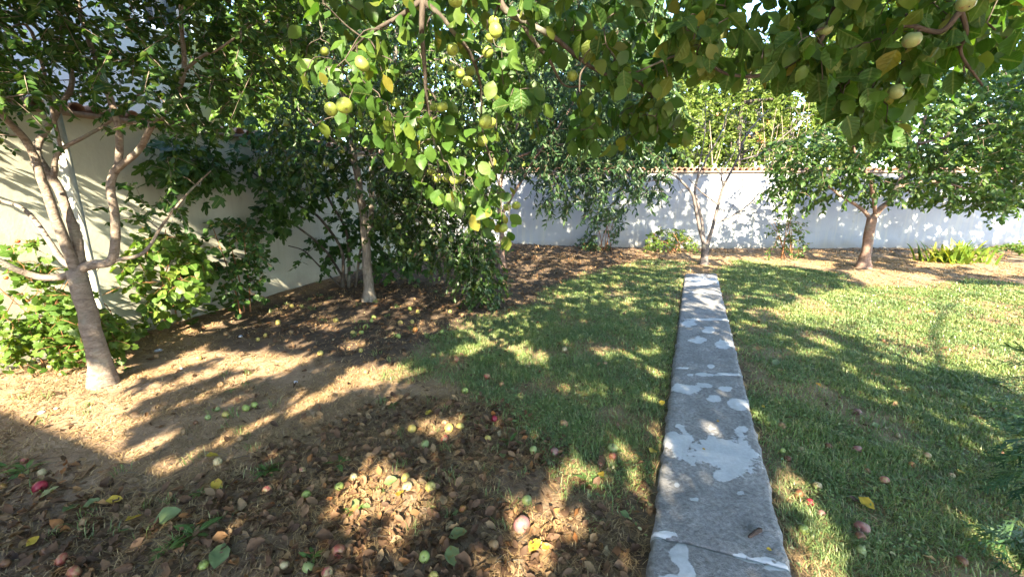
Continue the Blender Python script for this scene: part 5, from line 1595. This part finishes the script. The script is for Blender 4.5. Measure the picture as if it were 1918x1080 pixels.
def pear_mesh(seed):
    prof = [(0, -1.0), (.45, -.98), (.78, -.75), (.85, -.42), (.72, -.05), (.50, .35), (.36, .68), (.24, .92), (.02, 1.0)]
    nu = 14; V, F = [], []
    for rr, z in prof:
        for i in range(nu):
            ph = 2 * math.pi * i / nu
            V.append((rr * math.cos(ph) + .06 * (z + 1), rr * math.sin(ph), z))
    F = [(j * nu + i, j * nu + (i + 1) % nu, (j + 1) * nu + (i + 1) % nu, (j + 1) * nu + i) for j in range(len(prof) - 1) for i in range(nu)]
    me = nmesh("pear_body", np.array(V), np.array(F), True); me.materials.append(FM['pear']); return me
PEAR = pear_mesh(1)
t = Tubes(); t.add([(.12, 0, .95), (.16, 0, 1.2), (.14, .05, 1.5)], [.05, .035, .04], 5)
PSTALK = t.mesh("stalk"); PSTALK.materials.append(M['bark_dark'])

def fruit(kind, colour, p, rad, rot, label, cat, group, parts=True):
    root = bpy.data.objects.new(kind, (AM[colour][int(rs.integers(0, 3))] if colour != 'pear' else PEAR))
    COL.objects.link(root)
    root.location = tuple(float(q) for q in p); root.rotation_euler = rot; root.scale = (rad, rad, rad)
    if parts:
        for nm, me in ((("stalk", STALK), ("calyx", CALYX)) if colour != 'pear' else (("stalk", PSTALK),)):
            c = bpy.data.objects.new(nm, me); COL.objects.link(c); c.parent = root
    return tag(root, label, cat, group)

HL_ = ["larger of the twin yellow green apples hanging at upper left", "smaller of the twin yellow green apples hanging at upper left", "yellow apple cut by the top edge right of the hanging branch", "front apple of the trio hanging near the top beside the second branch", "lower apple of the trio near the top beside the second branch", "upper greener apple of the trio near the top beside the second branch",
 "yellow apple half behind a thin branch above the three apple cluster", "mottled yellow apple below the top trio", "left apple of the tight cluster of three in the upper middle", "upper right apple of the tight cluster of three in the upper middle", "lowest apple of the tight cluster of three in the upper middle", "single small apple hanging right of the second branch",
 "brownish yellow apple hanging above the twin apples", "small green apple hanging left of the vertical branch", "left apple of the pair right of the vertical branch", "right apple of the pair beside the vertical branch", "front apple of the overlapping pair hanging in the centre", "rear apple of the overlapping pair hanging in the centre", "single yellow apple hanging just below the overlapping pair",
 "leftmost bright apple in the low row of hanging apples", "second bright apple in the low row of hanging apples", "third bright apple in the low row of hanging apples", "rightmost apple in the low row of hanging apples", "upper left apple half hidden above the low row", "tiny apple left of the tight cluster of three", "small yellow apple just left of the tight cluster of three",
 "left apple of the low pair on the dangling twig", "right apple of the low pair on the dangling twig", "lowest hanging apple, below the pair on the dangling twig", "yellow green apple hanging in the dark leaves at upper right", "pale apple behind a dark branch at upper right", "shaded green apple low in the right leaves", "large green apple at the top edge at far right", "small yellow apple hanging at upper left near the plum leaves"]
for (u, v, dpx), lab in zip(HANG, HL_):
    Yd = (.052 if u < 1300 else .046) * FPX / dpx
    c0 = ray(u, v); p = W(u, v, Yd)
    dep = project(p)[2]
    rad = dpx / FPX * dep / 2
    fruit("apple", 'yellow-green' if u < 1300 else 'green', p, rad, (rs.normal(.5, .5), rs.normal(0, .5), rs.uniform(0, 6)), lab, "apple", "apples hanging on the boughs")
from collections import defaultdict
ORD = ["leftmost", "second from left", "third from left", "fourth from left", "fifth from left", "sixth from left", "seventh from left", "eighth from left", "ninth from left", "tenth from left"]
ORD += ['eleventh from left', 'twelfth from left', 'thirteenth from left', 'fourteenth from left']
PEARS = [(760, 377), (747, 423), (792, 455), (820, 378), (797, 483), (773, 400), (563, 160), (550, 160), (1250 / 1 - 640, 305), (620, 310), (572, 303), (590, 307), (712, 205), (705, 232), (700, 200), (768, 470), (752, 452), (636, 260), (640, 280), (725, 125), (735, 340), (780, 350), (810, 420), (845, 447), (535, 230)]
PZ = defaultdict(int)
PEARS.sort()
for (u, v) in PEARS:
    p = W(u, v, rs.uniform(5.2, 5.7)); p = p if p[0] > LW(p[1]) + .2 else W(u, v, 5.0)
    zone = "left" if u < 660 else ("hanging low over the dark bed" if v > 340 else "high in the crown")
    lab = {"left": "green pear hanging in the left half of the pear tree", "hanging low over the dark bed": "green pear hanging low in the drooping right side of the pear tree", "high in the crown": "green pear high in the middle of the pear tree"}[zone]
    lab += ", " + ORD[PZ[zone]]; PZ[zone] += 1
    fruit("pear", 'pear', p, .042, (rs.normal(0, .2), rs.normal(0, .2), rs.uniform(0, 6)), lab, "pear", "pears in the " + {"left": "left half", "hanging low over the dark bed": "low right side", "high in the crown": "middle"}[zone] + " of the pear tree")

FALLEN = """46 858 18 red;24 876 18 tan;80 882 22 pale;5 907 20 orange;76 908 34 crimson;77 924 20 brown;157 970 26 tan;156 986 22 tan;85 1024 25 brown;116 1040 34 red;140 1063 38 red;10 1045 28 brown
381 1050 25 lime;533 1053 22 pale;578 1057 27 green;613 1067 26 pink;635 1028 30 red;501 915 20 pink;574 925 20 lime;636 910 18 lime;567 880 16 pink;423 775 15 yellow;461 761 17 lime;477 755 15 lime;408 863 20 pale;343 807 14 tan;408 763 12 green;390 780 13 green;367 790 12 brown;450 820 15 tan
871 730 13 lime;772 801 17 yellow;728 808 15 tan;841 800 18 yellow;862 797 15 yellow;833 820 17 red;833 791 13 pink;796 829 17 green;926 783 13 crimson;914 820 13 yellow;1056 792 16 tan;999 842 17 green;1039 845 17 mauve;1147 837 19 green;1148 853 16 red;1125 869 13 red;807 910 22 yellow;763 908 20 pale;760 892 18 yellow;663 892 17 pale;987 937 20 green;977 980 34 mauve;925 1017 22 tan;795 1039 24 lime;812 1075 22 yellow;867 951 16 orange;733 852 14 tan;766 745 11 tan
1465 793 15 tan;1606 765 17 mauve;1551 828 16 brown;1605 835 20 mauve;1501 834 13 pale;1476 852 14 brown;1736 847 20 pale;1783 883 15 pale;1708 863 17 orange;1625 875 13 tan;1656 892 22 pink;1531 903 20 pale;1517 934 18 crimson;1495 917 22 brown;1506 983 23 lime;1615 980 32 mauve;1610 997 26 brown;1613 1022 26 green;1801 1042 30 brown;1683 809 12 pale;1466 838 13 lime;1538 955 17 mauve;1878 843 14 red;1450 787 13 lime
293 665 12 tan;372 668 13 yellow;413 715 13 tan;497 625 9 yellow;483 633 9 yellow;521 602 11 yellow;629 597 10 yellow;600 657 11 yellow;423 622 11 tan;546 571 9 yellow;565 572 9 yellow;95 683 16 pale;545 619 9 tan;57 703 15 tan;115 698 14 tan
768 578 9 lime;783 583 8 yellow;700 592 9 lime;696 599 8 lime;750 603 9 yellow;772 601 8 yellow;685 610 11 lime;661 620 9 yellow;677 620 9 lime;746 628 10 lime;778 616 10 orange;828 619 9 lime;867 588 7 tan;843 582 7 lime;678 642 14 tan;855 672 11 red;685 694 12 tan;912 702 12 red;1057 653 11 pale;940 717 10 tan;1133 678 9 tan;812 663 8 yellow;676 654 9 yellow;1655 635 9 brown;1285 1000 0 tan"""
CN = {'lime': "lime", 'tan': "tan rotting", 'pale': "pale", 'brown': "brown rotten", 'mauve': "dull mauve red", 'pink': "pink blushed", 'green': "green", 'yellow': "yellow", 'red': "red", 'crimson': "crimson", 'orange': "orange brown"}
def azone(u, v):
    if u > 1420:
        return "beside the strip's right edge" if u < 1560 else ("low on the right lawn" if v > 930 else "in the right lawn")
    if v < 640 and u < 900: return "under the pear tree"
    if v < 730: return "on the left lawn" if u > 800 else "on the far left soil"
    if u < 250: return "in the near left corner"
    if 600 < u < 880 and v < 960: return "in the sunlit patch"
    if u < 600 and v < 880: return "on the sunlit soil"
    if u > 900: return "in the thin grass"
    return "in the dark litter"
items = []
for tok in FALLEN.replace("\n", ";").split(";"):
    u, v, dpx, colr = tok.split()
    if float(dpx) > 0: items.append((float(u), float(v), float(dpx), colr))
from collections import defaultdict
cl = defaultdict(list)
for it in items: cl[(azone(it[0], it[1]), it[3])].append(it)
for (zn, colr), lst in cl.items():
    lst.sort()
    for i, (u, v, dpx, _) in enumerate(lst):
        p = base_at(u, v + dpx * .3)
        dep = project(p)[2]
        rad = max(dpx / FPX * dep / 2 * dep / math.sqrt(p[0] ** 2 + p[1] ** 2 + CAM_H ** 2) * 1.08, .014)
        p[2] = ground_z(p[0], p[1]) + rad * .68
        if len(lst) == 1: lab = f"{CN[colr]} apple lying {zn}"
        elif len(lst) == 2: lab = f"{'left' if i == 0 else 'right'} one of two {CN[colr]} apples {zn}"
        else:
            pos_ = "rightmost" if i == len(lst) - 1 else ORD[min(i, 9)]
            lab = f"{CN[colr]} apple {zn}, {pos_} of its colour"
        fruit("apple", colr, p, rad, (rs.uniform(-1.6, 1.6), rs.uniform(-1.6, 1.6), rs.uniform(0, 6)), lab, "apple", "fallen apples " + zn, dpx > 12)

# brown leaves are told apart by the fruit or bright leaf they lie next to
MARKS = []
for (zn, colr), lst in cl.items():
    if len(lst) == 1: MARKS.append((lst[0][0], lst[0][1], f"the {CN[colr]} apple {zn}"))
    elif len(lst) == 2: MARKS += [(lst[i][0], lst[i][1], f"the {('left', 'right')[i]} {CN[colr]} apple {zn}") for i in (0, 1)]
    elif len(lst) < 7: MARKS += [(q[0], q[1], f"the {ORD[i]} {CN[colr]} apple {zn}") for i, q in enumerate(lst[:5])]
for (o, p, s_, form) in SOLO:
    u, v, _ = project(p); u, v = float(u), float(v)
    mu, mv, ph = min(MARKS, key=lambda m: math.hypot(m[0] - u, (m[1] - v) * 1.3))
    dx, dy = u - mu, v - mv
    dr = ("right of" if dx > 0 else "left of") if abs(dx) > abs(dy) else ("before" if dy > 0 else "behind")
    dist_ = math.hypot(dx, dy)
    dr = ('close ' if dist_ < 28 else 'far ' if dist_ > 75 else '') + dr
    lb = f"{'large' if s_ > .066 else 'small' if s_ < .052 else 'middling'} {form} brown leaf {dr} {ph}"
    if len(lb.split()) > 16: lb = lb.split(' ', 1)[1]
    if len(lb.split()) > 16: lb = lb.replace(' from left', '')
    tag(o, lb, 'leaf', 'dry brown fallen leaves')

# ------------------------------------------------------------------ small things
def weed(u, v, n, L_, lab, tpl=T_OVAL):
    b = base_at(u, v)
    root = empty("weed", b, lab, "weed", "broad leaved weeds in the soil")
    me = nmesh("leaf", *tpl, True); me.materials.append(M['weed'])
    a = np.linspace(0, 6.28, n, endpoint=False) + rs.uniform(-.3, .3, n)
    leaf_parts(root, [me], b + np.zeros((n, 3)) + [0, 0, .008], np.stack([np.cos(a), np.sin(a), rs.uniform(.15, .9, n)], -1), np.array([0, 0, 1]) + rs.normal(0, .2, (n, 3)), rs.uniform(.7, 1.2, n) * L_, np.arange(n))
T_WEED = leaf_tpl([.09, .14, .15, .10], .25, .4, .02, .06)
for (u, v, n, L_, lab) in [(500, 885, 12, .085, "weed rosette on the left soil beside the shadow edge"), (50, 880, 9, .09, "weed rosette among apples in the shaded near left corner"), (15, 872, 7, .09, "weed at the left image edge by the tan apple"),
 (635, 870, 7, .08, "thin upright weed behind the sunlit leaf patch"), (665, 955, 8, .06, "weed seedling inside the sunlit leaf patch"), (955, 830, 8, .08, "weed in the litter near the rusty leaf"), (1105, 905, 12, .085, "weed rosette with a yellow leaf left of the strip"),
 (375, 925, 7, .06, "small weed at the front edge of the left sunlight"), (365, 1000, 8, .10, "drooping weed at the lower left above the green apple"), (310, 1030, 6, .08, "weed in the dark lower left litter"), (585, 1045, 6, .06, "weed between bottom apples"), (735, 760, 8, .05, "small weed in the streaked sunlight"), (235, 690, 7, .05, "yellow green weed right of the plum trunk"), (430, 730, 6, .05, "small weed on the sunlit streaks at left")]:
    weed(u, v, n, L_, lab, T_WEED)
# droppings and bits on the strip
q0, q1 = G(1402, 1005, .056), G(1426, 989, .056)
t = Tubes(); mid = (q0 + q1) / 2
t.add(catmull([q0, q0 * .6 + q1 * .4 + [.002, 0, .003], q0 * .3 + q1 * .7, q1], 3), [.005, .010, .009, .011, .012, .010, .011, .012, .011, .005][:10], 8, .35, True)
tag(link("stick", t.mesh("stick"), plain_mat("dark_stick", [(.3, (.035, .022, .018)), (.7, (.085, .055, .042))], 90, .8, 4, .6)), "short dark stick lying on the near concrete slab", "stick")
for (u, v, sz_, lab) in ((1342, 789, .03, "small yellow leaf on the strip in a sun spot"), (1314, 838, .024, "tiny yellow leaf on the large plaster patch"), (1433, 1024, .026, "small yellow leaf on the strip below the stick")):
    p = G(u, v, .062)
    o = bpy.data.objects.new("fallen_leaf", LM['y']); COL.objects.link(o)
    o.location = tuple(p); o.scale = (sz_,) * 3; o.rotation_euler = (.3, .2, rs.uniform(0, 6))
    tag(o, lab, "leaf", "yellow leaves on the strip")
# pale pebbles on the left soil
def pebble(seed):
    r = np.random.default_rng(seed)
    nu, nv = 9, 6
    V = np.array([(math.sin(math.pi * j / (nv - 1)) * math.cos(2 * math.pi * i / nu), .7 * math.sin(math.pi * j / (nv - 1)) * math.sin(2 * math.pi * i / nu), .5 * math.cos(math.pi * j / (nv - 1))) for j in range(nv) for i in range(nu)])
    V *= (1 + .4 * (fbm(V[:, 0] + seed * 3, V[:, 1], V[:, 2], 1.5) - .5))[:, None]
    F = np.array([(j * nu + i, (j + 1) * nu + i, (j + 1) * nu + (i + 1) % nu, j * nu + (i + 1) % nu) for j in range(nv - 1) for i in range(nu)])
    me = nmesh("pebble", V, F, True); me.materials.append(M['stone']); return me
PB = [pebble(i) for i in range(3)]
for (u, v, dpx, lab) in ((296, 655, 13, "pale grey pebble on the soil behind the plum trunk"), (450, 627, 10, "bluish pebble on the soil before the currant bush"), (78, 769, 12, "whitish pebble on the sunlit soil left of the plum trunk"), (553, 712, 8, "bluish pebble in the streaked shade"), (340, 690, 8, "grey pebble right of the plum trunk"), (104, 762, 8, "small pebble beside the whitish one")):
    p = base_at(u, v); dep = project(p)[2]
    o = bpy.data.objects.new("pebble", PB[int(rs.integers(0, 3))]); COL.objects.link(o)
    o.location = tuple(p + [0, 0, .006]); o.scale = (dpx / FPX * dep / 2,) * 3; o.rotation_euler = (0, 0, rs.uniform(0, 6))
    tag(o, lab, "pebble", "pebbles on the soil")
# dry twigs on the ground
t = Tubes()
for k in range(260):
    u, v = rs.uniform(0, 1200), rs.uniform(700, 1080)
    p = base_at(u, v); a = rs.uniform(0, 6.28); l = rs.uniform(.04, .16)
    d_ = np.array([math.cos(a), math.sin(a), 0]) * l
    q = p + d_; q[2] = ground_z(q[0], q[1])
    t.add(np.array([p + [0, 0, .008], (p + q) / 2 + [rs.normal(0, .01), rs.normal(0, .01), .016], q + [0, 0, .008]]), [.0018, .0016, .0009], 4)
tag(link("fallen_twigs", t.mesh("fallen_twigs"), M['bark_dark']), "thin dry twigs strewn over the litter", "twigs", None, "stuff")
# rose hips / berries in the raspberry bed
bm_ = Tubes()
berry_me = apple_mesh(M['berry'], 4, .9)
berry_me.name = "berry"
for k, (u, v) in enumerate(((22, 468), (4, 520), (52, 562), (75, 580), (33, 452), (12, 478))):
    p = W(u, v, 3.75); p[0] = max(p[0], LW(p[1]) + .1)
    o = bpy.data.objects.new("berry", berry_me); COL.objects.link(o); o.location = tuple(p); o.scale = (.018,) * 3
    tag(o, "orange red berry " + ["second from the top", "near the middle, leftmost", "second lowest", "lowest", "at the top", "third from the top"][k] + " in the raspberry bush", "berry", "berries in the raspberry bush")
print("objects", len(bpy.data.objects), "tris approx", sum(len(o.data.polygons) for o in bpy.data.objects if o.type == 'MESH' and o.data.users == 1))
